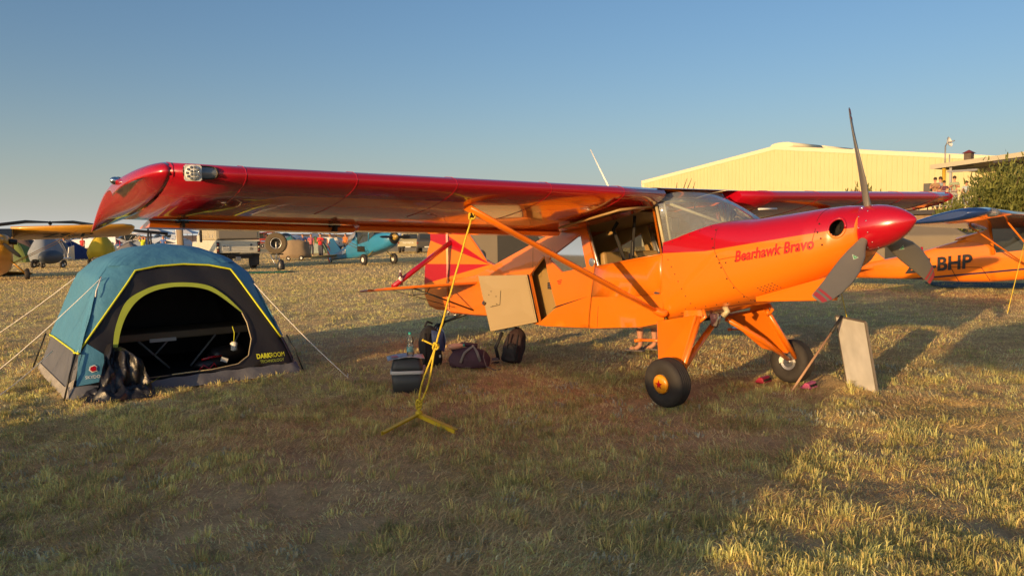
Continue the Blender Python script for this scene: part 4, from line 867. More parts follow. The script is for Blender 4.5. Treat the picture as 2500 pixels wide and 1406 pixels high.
mb=MB(); mb.lathe([(.016,.222),(.016,.245),(.0,.246)],(0,0,0),(0,0,1),14); mb.build('cap','teal',bt)

# ================= luggage under the tail =================
def bagbody(mb,w,d,h,lean=0,n=24,p=3.2,top=.55,rnd=9):
    rings=[]
    for i in range(rnd+1):
        v=i/rnd; z=h*v; s_=(1-max(0,(v-top)/(1-top))**2.2)**.5 if v<1 else .12; s_=max(s_,.12); b_=1-.12*(1-min(1,v*5)); 
        rings.append([(w/2*s_*b_*abs(cos(t))**(2/p)*(1 if cos(t)>=0 else -1)+.008*sin(v*17+t*3),d/2*s_*b_*abs(sin(t))**(2/p)*(1 if sin(t)>=0 else -1)+lean*v+.008*sin(v*13+t*5),z) for t in [2*PI*k/n for k in range(n)]])
    mb.loft(rings); return mb
mm('bag_black',(.014,.013,.014),.75,bump=.4,bs=30); mm('bag_blue',(.03,.055,.16),.7,bump=.4,bs=30); mm('bag_brown',(.035,.017,.016),.8,bump=.4,bs=30); mm('bag_purple',(.07,.032,.05),.75,var=.2,bump=.5,bs=14); mm('webbing',(.2,.17,.16),.8)
bp1=thing('backpack','black backpack with a blue front panel, beside the tail wheel','backpack',(-.99,9.55,0),.5)
mb=MB(); bagbody(mb,.27,.20,.50,.05); mb.build('bag_body','bag_black',bp1,sub=1)
mb=MB(); mb.surf(lambda u,v:Vector((lerp(-.02,.135,u)+.0,-.105-.03*sin(PI*u)*sin(PI*v)+.05*lerp(.3,.9,v),lerp(.20,.45-.04*u,v))),8,8); mb.build('front_panel','bag_blue',bp1)
mb=MB(); mb.surf(lambda u,v:Vector((.128+.03*sin(PI*v),lerp(-.10,.08,u)+.03*v,lerp(.18,.46,v))),6,8); mb.build('side_panel','bag_blue',bp1)
mb=MB(); mb.tube([(-.10,-.06,.50),(-.05,-.02,.55),(.02,.0,.52)],.012,6); mb.tube([(-.12,-.10,.06),(-.13,-.14,.2),(-.11,-.09,.42)],.018,6,sq=.5); mb.build('strap','bag_black',bp1)
mb=MB(); mb.box((.07,-.105,.13),(.02,.01,.03)); mb.build('zip_pull','white_paint',bp1)
df=thing('duffel_bag','purple brown duffel bag with grey webbing straps lying under the tail','duffel bag',(-.52,9.42,0),-.15)
mb=MB(); bagbody(mb,.50,.28,.25,.0,28,3,.35); mb.build('bag_body','bag_purple',df,sub=1)
mb=MB(); mb.tube([(.20,-.10,.22),(.20,-.16,.15),(.24,-.2,.05),(.34,-.22,.012),(.40,-.16,.012)],.022,6,sq=.2); mb.tube([(-.08,-.15,.08),(-.03,-.13,.2),(.06,-.06,.27),(.12,-.12,.2),(.16,-.15,.1)],.018,6,sq=.25); mb.build('strap','webbing',df)
mb=MB(); mb.tube([(-.22,.02,.20),(-.1,.08,.27),(.08,.08,.25)],.03,8); mb.build('rolled_jacket','bag_purple',df)
bo2=thing('drink_bottle','orange drink bottle with teal cap lying on the duffel bag','bottle',(-.68,9.37,.245),.2)
mb=MB(); mb.lathe([(0,-.09),(.03,-.085),(.034,-.05),(.034,.05),(.015,.09)],(0,0,.02),(1,-.1,.1),14); mb.build('bottle_body','pink_plastic',bo2)
mb=MB(); mb.lathe([(.018,.088),(.018,.108),(0,.11)],(0,0,.02),(1,-.1,.1),12); mb.build('cap','teal',bo2)
bp2=thing('backpack','dark brown backpack leaning over on the grass under the open baggage door','backpack',(-.03,9.72,0),-.25)
mb=MB(); bagbody(mb,.27,.21,.43,.17,24,2.6,.45); o=mb.build('bag_body','bag_brown',bp2,sub=1); o.rotation_euler=(0,.16,0)
mb=MB(); bagbody(mb,.20,.09,.22,.05,20,2.6,.5); o=mb.build('front_pocket','bag_black',bp2,sub=1); o.location=(.02,-.10,.03)
mb=MB(); mb.tube([(-.06,-.02,.41),(.0,.06,.47),(.06,.1,.42)],.012,6); mb.tube([(-.13,-.09,.05),(-.16,-.10,.2),(-.10,.0,.38)],.022,6,sq=.4); mb.tube([(-.12,-.1,.02),(-.22,-.16,.012),(-.28,-.26,.01)],.014,5,sq=.3); mb.build('strap','bag_black',bp2)
for x in (-.03,.09): mb=MB(); mb.tube([(x,-.12,.08),(x+.01,-.10,.2),(x+.02,-.02,.36)],.01,5); mb.build('side_cord','bag_black',bp2)
mb=MB(); mb.box((-.17,-.1,.06),(.08,.03,.03),rz=.4); mb.build('bottle_pocket','webbing',bp2)
bb=thing('beer_bottle','brown beer bottle with white label standing on the orange tailplane','bottle',(*wp(-5.02,1.0),.885))
mm('brown_glass',(.09,.025,.01),.12,coat=1); mm('beer_label',(.6,.56,.52),.6,var=.25,vs=60)
mb=MB(); mb.lathe([(0,0),(.029,.002),(.031,.02),(.031,.12),(.022,.155),(.0135,.175),(.0125,.225),(.014,.23),(0,.232)],(0,0,0),(0,0,1),18); mb.build('bottle_body','brown_glass',bb)
mb=MB(); mb.lathe([(.0315,.045),(.032,.046),(.032,.105),(.0315,.106)],(0,0,0),(0,0,1),18); mb.build('label_band','beer_label',bb)
mb=MB(); mb.lathe([(.0325,.045),(.0325,.062)],(0,0,0),(0,0,1),18); mb.build('label_stripe','red_paint',bb)
mb=MB(); mb.lathe([(.0152,.18),(.0152,.215)],(0,0,0),(0,0,1),12); mb.build('neck_label','beer_label',bb)

# ================= tie downs =================
ra=thing('tie_down_anchor','yellow steel three armed ground anchor pegged into the near grass','anchor',(-.80,6.62,.02))
for dx,dy in ((-.24,-.40),(.34,-.36),(-.05,.40)):
    mb=MB(); d=Vector((dx,dy,-.055)); L_=d.length; q=d.normalized(); w=q.cross(Vector((0,0,1))).normalized()*.02; a=Vector((0,0,.075))
    mb.prism([a+w,a-w,a-w+Vector((0,0,-.004)),a+w+Vector((0,0,-.004))],d); mb.prism([a+w,a+w*.8,a+w*.8-Vector((0,0,.035)),a+w-Vector((0,0,.035))],d); mb.build('arm','yellow_steel',ra)
mb=MB(); mb.lathe([(.03,.0),(.03,.03),(.012,.035),(.012,.06)],(0,0,.06),(0,0,1),10); mb.build('hub','yellow_steel',ra)
mb=MB(); mb.tube([(.02*cos(t),0,.125+.02*sin(t)) for t in [2*PI*k/12 for k in range(13)]],.005,5); mb.build('ring','steel',ra)
rp=thing('tie_down_rope','yellow rope knotted from the near wing strut down to the ground anchor','rope',(-.80,6.62,0))
x_,y_=wp(-.70,2.56); T=Vector((x_+.80,y_-6.62,1.745)); B=Vector((0,0,.15)); K_=T.lerp(B,.685)
def jag(a,b,n,amp): return [a.lerp(b,k/n)+Vector((amp*sin(k*2.1),0,amp*cos(k*1.7)))*(0<k<n) for k in range(n+1)]
mb=MB(); mb.tube(jag(T,K_,12,.002),.0085,7); mb.build('strand','rope_yellow',rp)
for sg in (-1,1):
    mb=MB(); mb.tube([K_+(B-K_)*k/10+Vector((sg*.028*sin(PI*(k/10)**1.5),0,0)) for k in range(11)],.0085,7); mb.build('loop','rope_yellow',rp)
def knot(c,s_): 
    mb=MB(); mb.tube([c+Vector((s_*cos(t*2)*(1+.3*cos(3*t)),s_*.8*sin(3*t),s_*1.2*sin(t*2)*(1+.3*cos(3*t))-.0)) for t in [2*PI*k/36 for k in range(37)]],.0085,6); mb.build('knot','rope_yellow',rp)
knot(K_,.020); knot(T,.022); knot(B+Vector((0,0,.03)),.020); knot(B+Vector((0,0,.0)),.016)
mb=MB(); mb.tube([K_,K_+Vector((-.04,-.01,.025)),K_+Vector((-.10,-.02,.055))],[.0085,.008,.007],6); mb.tube([K_+Vector((-.10,-.02,.055)),K_+Vector((-.108,-.022,.062))],.011,6); mb.build('tail_end','rope_yellow',rp)
r2=thing('tie_down_rope','thin yellow rope hanging from the far wing behind the white board','rope')
x_,y_=wp(-.70,-2.56); mb=MB(); mb.tube([(x_,y_,1.76),(lerp(x_,3.95,.5),lerp(y_,9.0,.5),.86),(3.95,9.0,.0)],.006,5); mb.build('strand','rope_yellow',r2)

# ================= white board with its prop stick, chocks =================
wb=thing('white_board','white framed board standing on edge in the grass','board',(3.495,7.865,0),math.atan2(.57,-.05))
mb=MB(); lean=Vector((0,.135,.70)); 
mb.prism([Vector((-.285,-.009,.0)),Vector((.285,-.009,.0)),Vector((.285,.009,0)),Vector((-.285,.009,0))],lean); mb.build('board_panel','board_white' if 'board_white' in M else mm('board_white',(.66,.66,.66),.6,var=.25,vs=4) and 'board_white',wb)
def fr(a,b): 
    mb=MB(); mb.tube([a,b],.014,4,sq=1.0,upv=(1,1,0)); mb.build('board_frame','alu_frame' if 'alu_frame' in M else mm('alu_frame',(.16,.14,.12),.5) and 'alu_frame',wb)
for a,b in ((Vector((-.285,.0,0)),Vector((-.285,0,0))+lean),(Vector((.285,0,0)),Vector((.285,0,0))+lean),(Vector((-.285,0,0))+lean,Vector((.285,0,0))+lean)): fr(a,b)
stk=thing('wooden_stick','long pale wooden stick with a black grip propping up the white board','stick',(2.71,7.68,0))
a=Vector((0,0,0)); b_=Vector((3.34-2.71,8.0-7.68,.715)); mb=MB(); mb.tube([a,b_.lerp(a,.22)],.012,8); mb.build('shaft','wood' if 'wood' in M else mm('wood',(.42,.25,.15),.6,var=.1,vs=20) and 'wood',stk)
mb=MB(); mb.tube([a.lerp(b_,.78),b_],.017,8); mb.build('grip','black_plastic',stk)
KEEP.append((3.495,7.865,.28,.02,math.atan2(.57,-.05)))
mm('chock_red',(.35,.01,.04),.5); mm('chock_pink',(.5,.08,.2),.5)
for nm_,x,y,m_,lb in (('wheel_chock',2.63,8.28,'chock_red','red plastic wheel chock behind the far main wheel'),('wheel_chock',2.99,7.95,'chock_pink','pink plastic wheel chock in front of the far main wheel')):
    ck=thing(nm_,lb,'wheel chock',(x,y,0),-.75,'wheel chocks at the far wheel'); mb=MB()
    mb.prism([Vector((-.06,-.09,0)),Vector((.06,-.09,0)),Vector((.035,-.09,.055)),Vector((-.0,-.09,.06))],(0,.18,0)); mb.build('chock_body',m_,ck,bevel=.006)
    mb=MB(); 
    for k in range(3): mb.box((.045,-.055+.055*k,.03),(.03,.03,.02))
    mb.build('grip_slots','dark_hole',ck)
# rusty foot at the right edge
rf=thing('steel_plate','dark rusty steel plate edge poking up from the grass at far right','steel plate',(3.22,4.72,0),.5)
mb=MB(); mb.prism([Vector((-.17,0,-.01)),Vector((.5,0,-.01)),Vector((.5,0,.34)),Vector((.05,0,.20)),Vector((-.17,0,.04))],(0,.012,0)); mb.build('plate','rust' if 'rust' in M else mm('rust',(.07,.025,.015),.8,.0,var=.4,vs=12,bump=.3) and 'rust',rf)
mb=MB(); mb.prism([Vector((-.16,-.02,-.01)),Vector((.5,-.02,-.01)),Vector((.5,-.1,-.0)),Vector((-.1,-.1,.0))],(0,0,.06)); mb.build('foot','rust',rf)

# ================= people =================
def skin(name,chains,mats,parent,sub=1):
    """chains: list of lists of (x,y,z,r); chain starts may reuse an earlier joint by index ('i',k)"""
    V=[];E=[];Rr=[]
    for ch in chains:
        prev=None
        for p in ch:
            if len(p)==2: prev=p[1]; continue
            V.append(p[:3]); Rr.append(p[3:]); k=len(V)-1
            if prev is not None: E.append((prev,k))
            prev=k
    me=bpy.data.meshes.new(name); me.from_pydata(V,E,[]); o=bpy.data.objects.new(name,me); COL.objects.link(o); o.parent=parent
    md=o.modifiers.new('skin','SKIN'); md.use_smooth_shade=True; md.branch_smoothing=.6
    if not me.skin_vertices: 
        bm=bmesh.new(); bm.from_mesh(me); bm.verts.layers.skin.verify(); bm.to_mesh(me); bm.free()
    sv=me.skin_vertices[0].data
    for k,r in enumerate(Rr): sv[k].radius=(r[0],r[-1]); sv[k].use_root=(k==0)
    if sub: m2=o.modifiers.new('sub','SUBSURF'); m2.levels=sub; m2.render_levels=sub
    me.materials.append(M[mats]); return o
mm('skin_tone',(.50,.24,.15),.6); mm('hair_dark',(.03,.018,.012),.8); mm('shorts_pink',(.55,.30,.30),.8)
def person(label,loc,rz,shirt=(.3,.3,.3),trous=(.08,.08,.1),hair='hair_dark',h=1.7,bend=0,pose='stand',bare=False,group=None,detail=1,legs=True):
    k=h/1.7; pr=thing('person',label,'person',loc,rz,group)
    c,s_=cos(bend),sin(bend)
    def up_(d,x=0,y=0): return (x,y-d*s_,.93+d*c)   # up along the spine, bending towards -y
    def q(p,r): return (p[0]*k,p[1]*k,p[2]*k,r*k)
    hip=q(up_(0),.12); ch=[[hip,q(up_(.2),.115),q(up_(.42),.13),q(up_(.52),.055),q(up_(.58),.05),q(up_(.66),.082),q(up_(.74,0,-.0),.085)]]
    if legs:
        for sx,f in ((-1,.04),(1,-.06)): ch.append([('i',0),q((sx*.09,0,.86),.085),q((sx*.10,-.02+f,.48),.055),q((sx*.10,.01+f,.30),.052),q((sx*.10,.02+f,.09),.033),q((sx*.10,-.05+f,.035),.032),q((sx*.11,-.15+f,.03),.028)])
    for sx in (-1,1):
        sh=up_(.46,sx*.17)
        if pose=='stand': el=(sx*.22,sh[1]-.02,sh[2]-.28); ha=(sx*.20,sh[1]-.12,sh[2]-.50)
        elif pose=='reach': el=(sx*.22,sh[1]-.2,sh[2]-.16); ha=(sx*.14,sh[1]-.42,sh[2]-.18)
        elif pose=='raise': el=(sx*.26,sh[1]-.1,sh[2]+.16); ha=(sx*.14,sh[1]-.12,sh[2]+.34)
        else: el=(sx*.24,sh[1]-.06,sh[2]-.26); ha=(sx*.05,sh[1]-.26,sh[2]-.12)
        ch.append([('i',2),q(sh,.055),q(el,.042),q(ha,.03),q((ha[0],ha[1]-.06,ha[2]-.03),.028),q((ha[0],ha[1]-.12,ha[2]-.05),.018)])
    body=skin('body',ch,'skin_tone',pr,detail)
    mk=lambda n_,cl:(mm(n_,cl,.85,bump=.2,bs=20) if n_ not in M else None,n_)[1]
    shn=mk('cloth_%d_%d_%d'%tuple(int(v*99) for v in shirt),shirt); trn=mk('cloth_%d_%d_%d'%tuple(int(v*99) for v in trous),trous)
    ch=[[q(up_(-.04),.135),q(up_(.2),.135),q(up_(.42),.15),q(up_(.50),.07)]]
    for sx in (-1,1):
        sh=up_(.46,sx*.17); el=Vector((sx*.215,sh[1]-.05,sh[2]-.15)) if pose in('stand','fold') else Vector((sx*.21,sh[1]-.12,sh[2]-.02)); ch.append([('i',2),q(sh,.07),q(tuple(el),.062)])
    skin('shirt',ch,shn,pr,detail)
    if legs:
        ch=[[q(up_(.02),.14),q(up_(-.06),.14)]]; zl=.50 if bare else .10
        for sx,f in ((-1,.04),(1,-.06)): ch.append([('i',1),q((sx*.095,0,.80),.098),q((sx*.10,-.01+f,.52),.082)]+([] if bare else [q((sx*.10,.02+f,.1),.062)]))
        skin('trousers',ch,trn,pr,detail)
    hd=up_(.70); mb=MB(); mb.ball((hd[0]*k,(hd[1]+.02)*k,(hd[2]+.035)*k),(.093*k,.102*k,.10*k),12,8); mb.build('hair',hair,pr)
    fx=up_(.665,0,-.0); 
    for sx in (-1,1): mb=MB(); mb.ball((sx*.035*k,(fx[1]-.083)*k,(fx[2]+.012)*k),.013*k,6,5); mb.build('eye','dark_hole',pr)
    mb=MB(); mb.ball((0,(fx[1]-.093)*k,(fx[2]-.015)*k),(.014*k,.018*k,.022*k),6,5); mb.build('nose','skin_tone',pr)
    return pr
pb=person('person in sandals bending into the cabin on the far side of the aircraft',(1.80,10.55,0),YAW+PI/2-PI+.25,(.35,.2,.2),(.5,.28,.28),bend=.85,pose='reach',bare=True,detail=2)
for sx,f in ((-1,.04),(1,-.06)):
    mb=MB(); mb.tube([(sx*.105,.06+f,.012),(sx*.108,-.06+f,.010),(sx*.112,-.18+f,.010)],.040,8,sq=.0+1,upv=(1,0,0)) if False else mb.loft([[(sx*.107+w*.04*cos(t),lerp(.07,-.20,v)+f,.004+z) for w,z,t in ((1,0,0),(1,.018,0),(-1,.018,0),(-1,0,0))] for v in (0,.3,.7,1)],0,False); mb.build('sandal','webbing',pb)
    mb=MB(); mb.tube([(sx*.105+.04,-.06+f,.02),(sx*.107,-.09+f,.075),(sx*.107-.04,-.06+f,.02)],.014,6,sq=.4); mb.build('sandal_strap','beige_paint',pb)
# ================= generic light aircraft in plane frame (a forward, s starboard, z up) =================
def lp(a,s,z): return Vector((a,-s,z))
def small_plane(label,x,y,yaw,body,wingc,name='light_aircraft',cat='aircraft',group=None,high=True,b=5.0,pitch=.17,k=1.0,tailc=None,strutc=None,detail=2,wingmat=None,gearc=None,tailm=None,bodym=None,nose='spin',blades=2,wtip=None,chord=1.6,tri=False,text=None,cover=None,wheelr=.25,windows=True,zb=None,wz=1.42,ct=0.0):
    pl=thing(name,label,cat,(x,y,0),yaw,group)
    def mk(c): n='gp_%d_%d_%d'%tuple(int(v*999) for v in c); return n if n in M else (mm(n,c,.35,coat=.5,var=.05,vs=4),n)[1]
    bm_=bodym or mk(body); wm=wingmat or mk(wingc); tm=tailm or mk(tailc or body); sm=mk(strutc or wingc)
    tp=math.tan(0.0 if tri else pitch); 
    def Q(a,s,z): return lp(a*k,s*k,(z+ (a*tp if not tri else 0))*k)
    zb=zb or (.68 if not tri else .62)
    # stations: a, half width, z bottom, z top, exponent (before pitch is applied)
    ST=[(1.45,.16,zb+.35,zb+.72,2.2),(1.35,.30,zb+.16,zb+.82,2.4),(.9,.42,zb+.05,zb+.92,3),(.2,.46,zb,zb+.95,4),(-.3,.5,zb-.02,zb+.97,5),(-.31,.5,zb-.02,zb+.97,5),(-1.6,.48,zb-.02,zb+1.0,5),(-2.2,.42,zb+.02,zb+1.08,4),(-3.4,.26,zb+.18,zb+.86,3.4),(-5.3,.06,zb+.38,zb+.66,3)]
    mb=MB(); n=28; rings=[]
    for a,w,z0,z1,e in ST:
        rings.append([Q(a,w*abs(cos(t))**(2/e)*(1 if cos(t)>=0 else -1),(z0+z1)/2+(z1-z0)/2*abs(sin(t))**(2/e)*(1 if sin(t)>=0 else -1)) for t in [2*PI*i/n for i in range(n)]])
    mb.loft(rings); mb.build('fuselage',bm_,pl)
    zw=zb+wz if high else zb+.05
    if high:   # glazed cabin
        for sg in (1,-1):
            mb=MB(); mb.add([Q(.28,sg*.47,zb+.93),Q(-.30,sg*.50,zb+.66),Q(-1.45,sg*.485,zb+.66),Q(-1.6,sg*.48,zb+1.34+ct),Q(-.25,sg*.48,zb+1.38+ct)],[(0,1,2,3,4)]); mb.build('side_window','dark_glass',pl)
            mb=MB(); mb.tube([Q(-.31,sg*.505,zb+.62),Q(-.25,sg*.49,zb+1.4+ct)],.03*k,6); mb.tube([Q(-1.5,sg*.49,zb+.62),Q(-1.6,sg*.485,zb+1.4+ct)],.04*k,6); mb.build('cabin_post',bm_,pl)
            mb=MB(); mb.add([Q(-1.55,sg*.485,zb+.6),Q(-2.6,sg*.34,zb+.8),Q(-2.2,sg*.30,zb+1.15+ct*.7),Q(-1.6,sg*.485,zb+1.36+ct)],[(0,1,2,3)]); mb.build('rear_quarter',bm_,pl)
        mb=MB(); mb.add([Q(.32,-.44,zb+.92),Q(.32,.44,zb+.92),Q(-.22,.48,zb+1.40+ct),Q(-.22,-.48,zb+1.40+ct)],[(0,1,2,3)]); mb.build('windscreen','dark_glass',pl)
        mb=MB(); mb.loft([[Q(-1.0,.47,zb+1.38+ct),Q(-1.0,-.47,zb+1.38+ct),Q(-1.0,-.3,zb+1.46+ct),Q(-1.0,.3,zb+1.46+ct)],[Q(-2.4,.36,zb+1.05),Q(-2.4,-.36,zb+1.05),Q(-2.4,-.2,zb+1.12),Q(-2.4,.2,zb+1.12)]]); mb.build('roof',bm_,pl)
    elif windows:
        mb=MB(); mb.surf(lambda u,v:Q(lerp(.45,-1.7,u),.42*sin(PI*u)**.5*cos(PI*v),zb+.85+.5*sin(PI*u)**.6*sin(PI*v)),14,10); mb.build('canopy','dark_glass',pl)
    # wings
    for sg in (1,-1):
        rings=[]
        for s,cs,dz in ((.46 if high else .3,1,0),(b*.9,1 if high else .75,.10),(b*.97,.85,.11),(b,.55,.12)):
            rings.append([Q(-.25-chord*(x*cs+(1-cs)*.42),sg*s,zw+dz*(1 if high else 2.5)+d*.66*chord*cs-(.05 if high else 0)*x) for x,d in FO])
        mb=MB(); mb.loft(rings); wg=mb.build('wing',wm,pl)
        if wtip:
            mb=MB(); s=b*.985; mb.loft([[Q(-.235-(chord+.03)*x,sg*b*.9,zw+.10+d*.72*chord-.05*x) for x,d in FO],[Q(-.235-(chord+.03)*(x*.86+.06),sg*b*.975,zw+.115+d*.63*chord-.05*x) for x,d in FO],[Q(-.25-(chord+.03)*(x*.56+.19),sg*(b+.02),zw+.12+d*.35*chord-.05*x) for x,d in FO]]); wt=mb.build('wing_tip',wtip,wg)
            mb=MB(); mb.ball(Q(-.33,sg*b*.90,zw+.10),(.16,.14,.085),14,8); mb.build('light_cover','glass',wt)
            mb=MB(); mb.ball(Q(-.85,sg*(b*.975),zw+.14),(.10,.035,.03),12,6); mb.build('tip_light','lens_cream',wt)
        if high:
            for af,ar in ((-.55,-.35),(-1.25,-.55)):
                mb=MB(); mb.tube([Q(ar,sg*.48,zb+.08),Q(af,sg*b*.56,zw-.05)],.020*k,8,sq=.6,upv=(1,0,0)); mb.build('wing_strut',sm,pl)
        # tailplane and gear
        mb=MB(); mb.prism([Q(-4.4,sg*.1,zb+.55),Q(-4.8,sg*1.25,zb+.55),Q(-5.05,sg*1.4,zb+.55),Q(-5.5,sg*1.25,zb+.55),Q(-5.5,sg*.1,zb+.55)],(0,0,.035)); mb.build('tailplane',mk(wingc) if not wingmat else tm,pl)
        gm_=mk(gearc) if gearc else sm
        ax_,sx_=(-.12,.92) if not tri else (-1.0,.9)
        mb=MB(); mb.tube([Q(ax_+.1,sg*.42,zb+.06),lp((ax_+.05)*k,sg*(sx_-.05)*k,(wheelr+.03)*k)],.035*k,8,sq=.6); mb.build('gear_leg',gm_,pl)
        wheel('wheel',pl,lp(ax_*k,sg*sx_*k,wheelr*k),wheelr*k,.17*k,wheelr*.4*k,grooves=False,n=20 if detail<2 else 28,hm_='white_paint')
    mb=MB(); mb.prism([Q(-4.1,-.02,zb+.68),Q(-4.75,-.02,zb+1.25),Q(-5.05,-.02,zb+1.62),Q(-5.5,-.02,zb+1.66),Q(-5.75,-.02,zb+1.2),Q(-5.8,-.02,zb+.55),Q(-5.6,-.02,zb+.3),Q(-5.3,-.02,zb+.4)],lp(0,.04,0)*k); mb.build('tail_fin',tm,pl)
    if tri: wheel('nose_wheel',pl,lp(.95*k,0,.2*k),.2*k,.13*k,.09*k,grooves=False,n=18); mb=MB(); mb.tube([lp(.95*k,0,.2*k),lp(.85*k,0,.7*k)],.03*k,6); mb.build('nose_leg',sm,pl)
    else: wheel('tail_wheel',pl,lp(-5.45*k,0,.10*k),.10*k,.06*k,.05*k,grooves=False,n=16); mb=MB(); mb.tube([lp(-5.45*k,0,.12*k),lp(-5.2*k,0,.2*k),Q(-5.0,0,zb+.42)],.02*k,6); mb.build('tail_spring','black_metal',pl)
    hb=Q(1.48,0,zb+.53); ax=(Q(2,0,0)-Q(1,0,0)).normalized()
    mb=MB(); mb.lathe([(.17*k,0),(.16*k,.07*k),(.11*k,.18*k),(.03*k,.28*k),(0,.29*k)],hb,ax,20); mb.build('spinner',sm if nose=='spin' else 'black_metal',pl)
    for i in range(blades):
        t=.5+i*2*PI/blades+x*.3; uz=Vector((0,0,1)); uz=(uz-ax*uz.dot(ax)).normalized(); sd_=ax.cross(uz); rd=uz*cos(t)+sd_*sin(t); tg=-uz*sin(t)+sd_*cos(t)
        mb=MB(); mb.tube([hb+ax*.06*k+rd*r_*k for r_ in (.08,.2,.5,.8,.92)],[.03*k,.05*k,.085*k,.07*k,.03*k],8,sq=.2,upv=tg+ax*.5); mb.build('propeller_blade','prop_back',pl)
    return pl,Q,zb,zw
M['dark_glass']=mat('dark_glass',(.03,.035,.035),.08,coat=.5); mm('lens_cream',(.6,.55,.4),.2,coat=.5)

# ---- blue tipped orange aircraft on the right ----
M['blue_orange_wing']=split_paint('blue_orange_wing',(.012,.035,.14),(.80,.20,.007),lambda M_,x,y,z: M_('SUBTRACT',M_('ADD',M_('MULTIPLY',x,-.17),-100.0),-100.0) if False else M_('SUBTRACT',M_('ADD',z,M_('MULTIPLY',x,-.20)),1.845),.2,1.0)
def _band(M_,x,y,z):
    l=M_('SUBTRACT',z,M_('MULTIPLY',x,.13)); return M_('MULTIPLY',M_('MULTIPLY',M_('GREATER_THAN',l,.725),M_('LESS_THAN',l,.765)),M_('GREATER_THAN',x,-3.6))
M['stripe_orange']=split_paint('stripe_orange',(.015,.02,.07),(.80,.20,.007),lambda M_,x,y,z:M_('SUBTRACT',_band(M_,x,y,z),.5),.3,.7)
def _chk(M_,x,y,z):
    fx=M_('GREATER_THAN',M_('FRACT',M_('MULTIPLY',x,5.0)),.5); fz=M_('GREATER_THAN',M_('FRACT',M_('MULTIPLY',z,5.0)),.5)
    return M_('SUBTRACT',M_('MULTIPLY',M_('ABSOLUTE',M_('SUBTRACT',fx,fz)),M_('LESS_THAN',x,-5.38)),.5)
M['check_tail']=split_paint('check_tail',(.015,.02,.07),(.80,.20,.007),_chk,.4,.4)
ang=-.86; tx,ty=8.95,21.7; rx,ry=tx+5.45*cos(ang),ty+5.45*sin(ang)
RP,RQ,rzb,rzw=small_plane('orange aircraft with dark blue wing tips and black registration letters, right edge',rx,ry,ang,(.80,.20,.007),(.80,.20,.007),b=4.75,bodym='stripe_orange',tailm='check_tail',wingmat='blue_orange_wing',wtip='blue_paint' if 'blue_paint' in M else mm('blue_paint',(.012,.035,.14),.18,coat=1) and 'blue_paint',gearc=(.80,.20,.007),strutc=(.80,.20,.007),pitch=.115,zb=.50,wz=1.30,ct=-.12)
def rtxt(x,y):
    a=-2.76+x; w=float(np.interp(a,[-5.3,-3.4,-2.2,-1.6],[.06,.26,.42,.48])); return RQ(a,w+.022,rzb+.50+y)
lettering('ZU-BHP',rtxt,'black_plastic',RP,size=.46,bold=.014,sx=1.0)
for pts in ([(-1.75,.35),(-1.55,-.02+.05)],[(-1.75,.35),(-2.45,.42)],[(-2.45,.42),(-2.25,.06)]):
    mb=MB(); mb.tube([RQ(a,float(np.interp(a,[-2.5,-1.6],[.40,.488]))+.012,rzb+z) for a,z in pts],.006,4); mb.build('panel_seam','dark_hole',RP)
mb=MB(); mb.tube([RQ(-3.15,.34,rzb+.98),RQ(-3.15,.36,rzb+.80),RQ(-3.14,.36,rzb+.66)],.03,6,sq=.3); mb.build('red_ribbon','red_paint',RP)
_c,_s=cos(ang),sin(ang)
def _w2l(X_,Y_,z): dx,dy=X_-rx,Y_-ry; return Vector((dx*_c+dy*_s,-dx*_s+dy*_c,z))
mb=MB(); mb.tube([_w2l(10.35,15.85,1.82),_w2l(9.13,14.57,0)],.007,6); o=mb.build('tie_rope','rope_yellow',RP)
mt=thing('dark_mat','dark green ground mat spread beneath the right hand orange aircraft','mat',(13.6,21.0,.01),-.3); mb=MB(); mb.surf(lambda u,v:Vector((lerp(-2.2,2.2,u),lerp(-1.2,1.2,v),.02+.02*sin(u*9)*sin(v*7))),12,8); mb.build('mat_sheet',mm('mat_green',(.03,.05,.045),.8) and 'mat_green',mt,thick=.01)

# ---- yellow aircraft on the left ----
YEL=(.55,.27,.02)
LP,LQ,lzb,lzw=small_plane('yellow high wing aircraft at the left edge, letters under its wing',-20.0,31.0,-.97,YEL,YEL,b=5.0,chord=1.85,pitch=.23,gearc=YEL,strutc=YEL,wheelr=.22)
def ltxt(x,y): s=3.0-x; return LQ(-1.10+y,s*1.0,lzw-.02*1-.075)
def ltx2(x,y): s=2.6+x; return LQ(-1.2+y*1.0,s,lzw-.105-.015*y)
lettering('ZS-PRA' if False else 'ZS-P',lambda x,y:LQ(-1.15+y,-(2.5+x),lzw-.100+.02*(x+.5)),'black_plastic',LP,size=.85,bold=.01,sx=1.15)
mb=MB()
for s in (-1,1): mb.tube([LQ(1.25,s*.30,lzb+.55),LQ(1.25,s*.58,lzb+.52)],.10,12)
mb.build('engine_cylinder','black_metal',LP); 
mb=MB(); mb.ball(LQ(1.0,.55,lzb-.02),(.16,.12,.10),10,6); mb.build('cowl_cheek','black_plastic',LP)

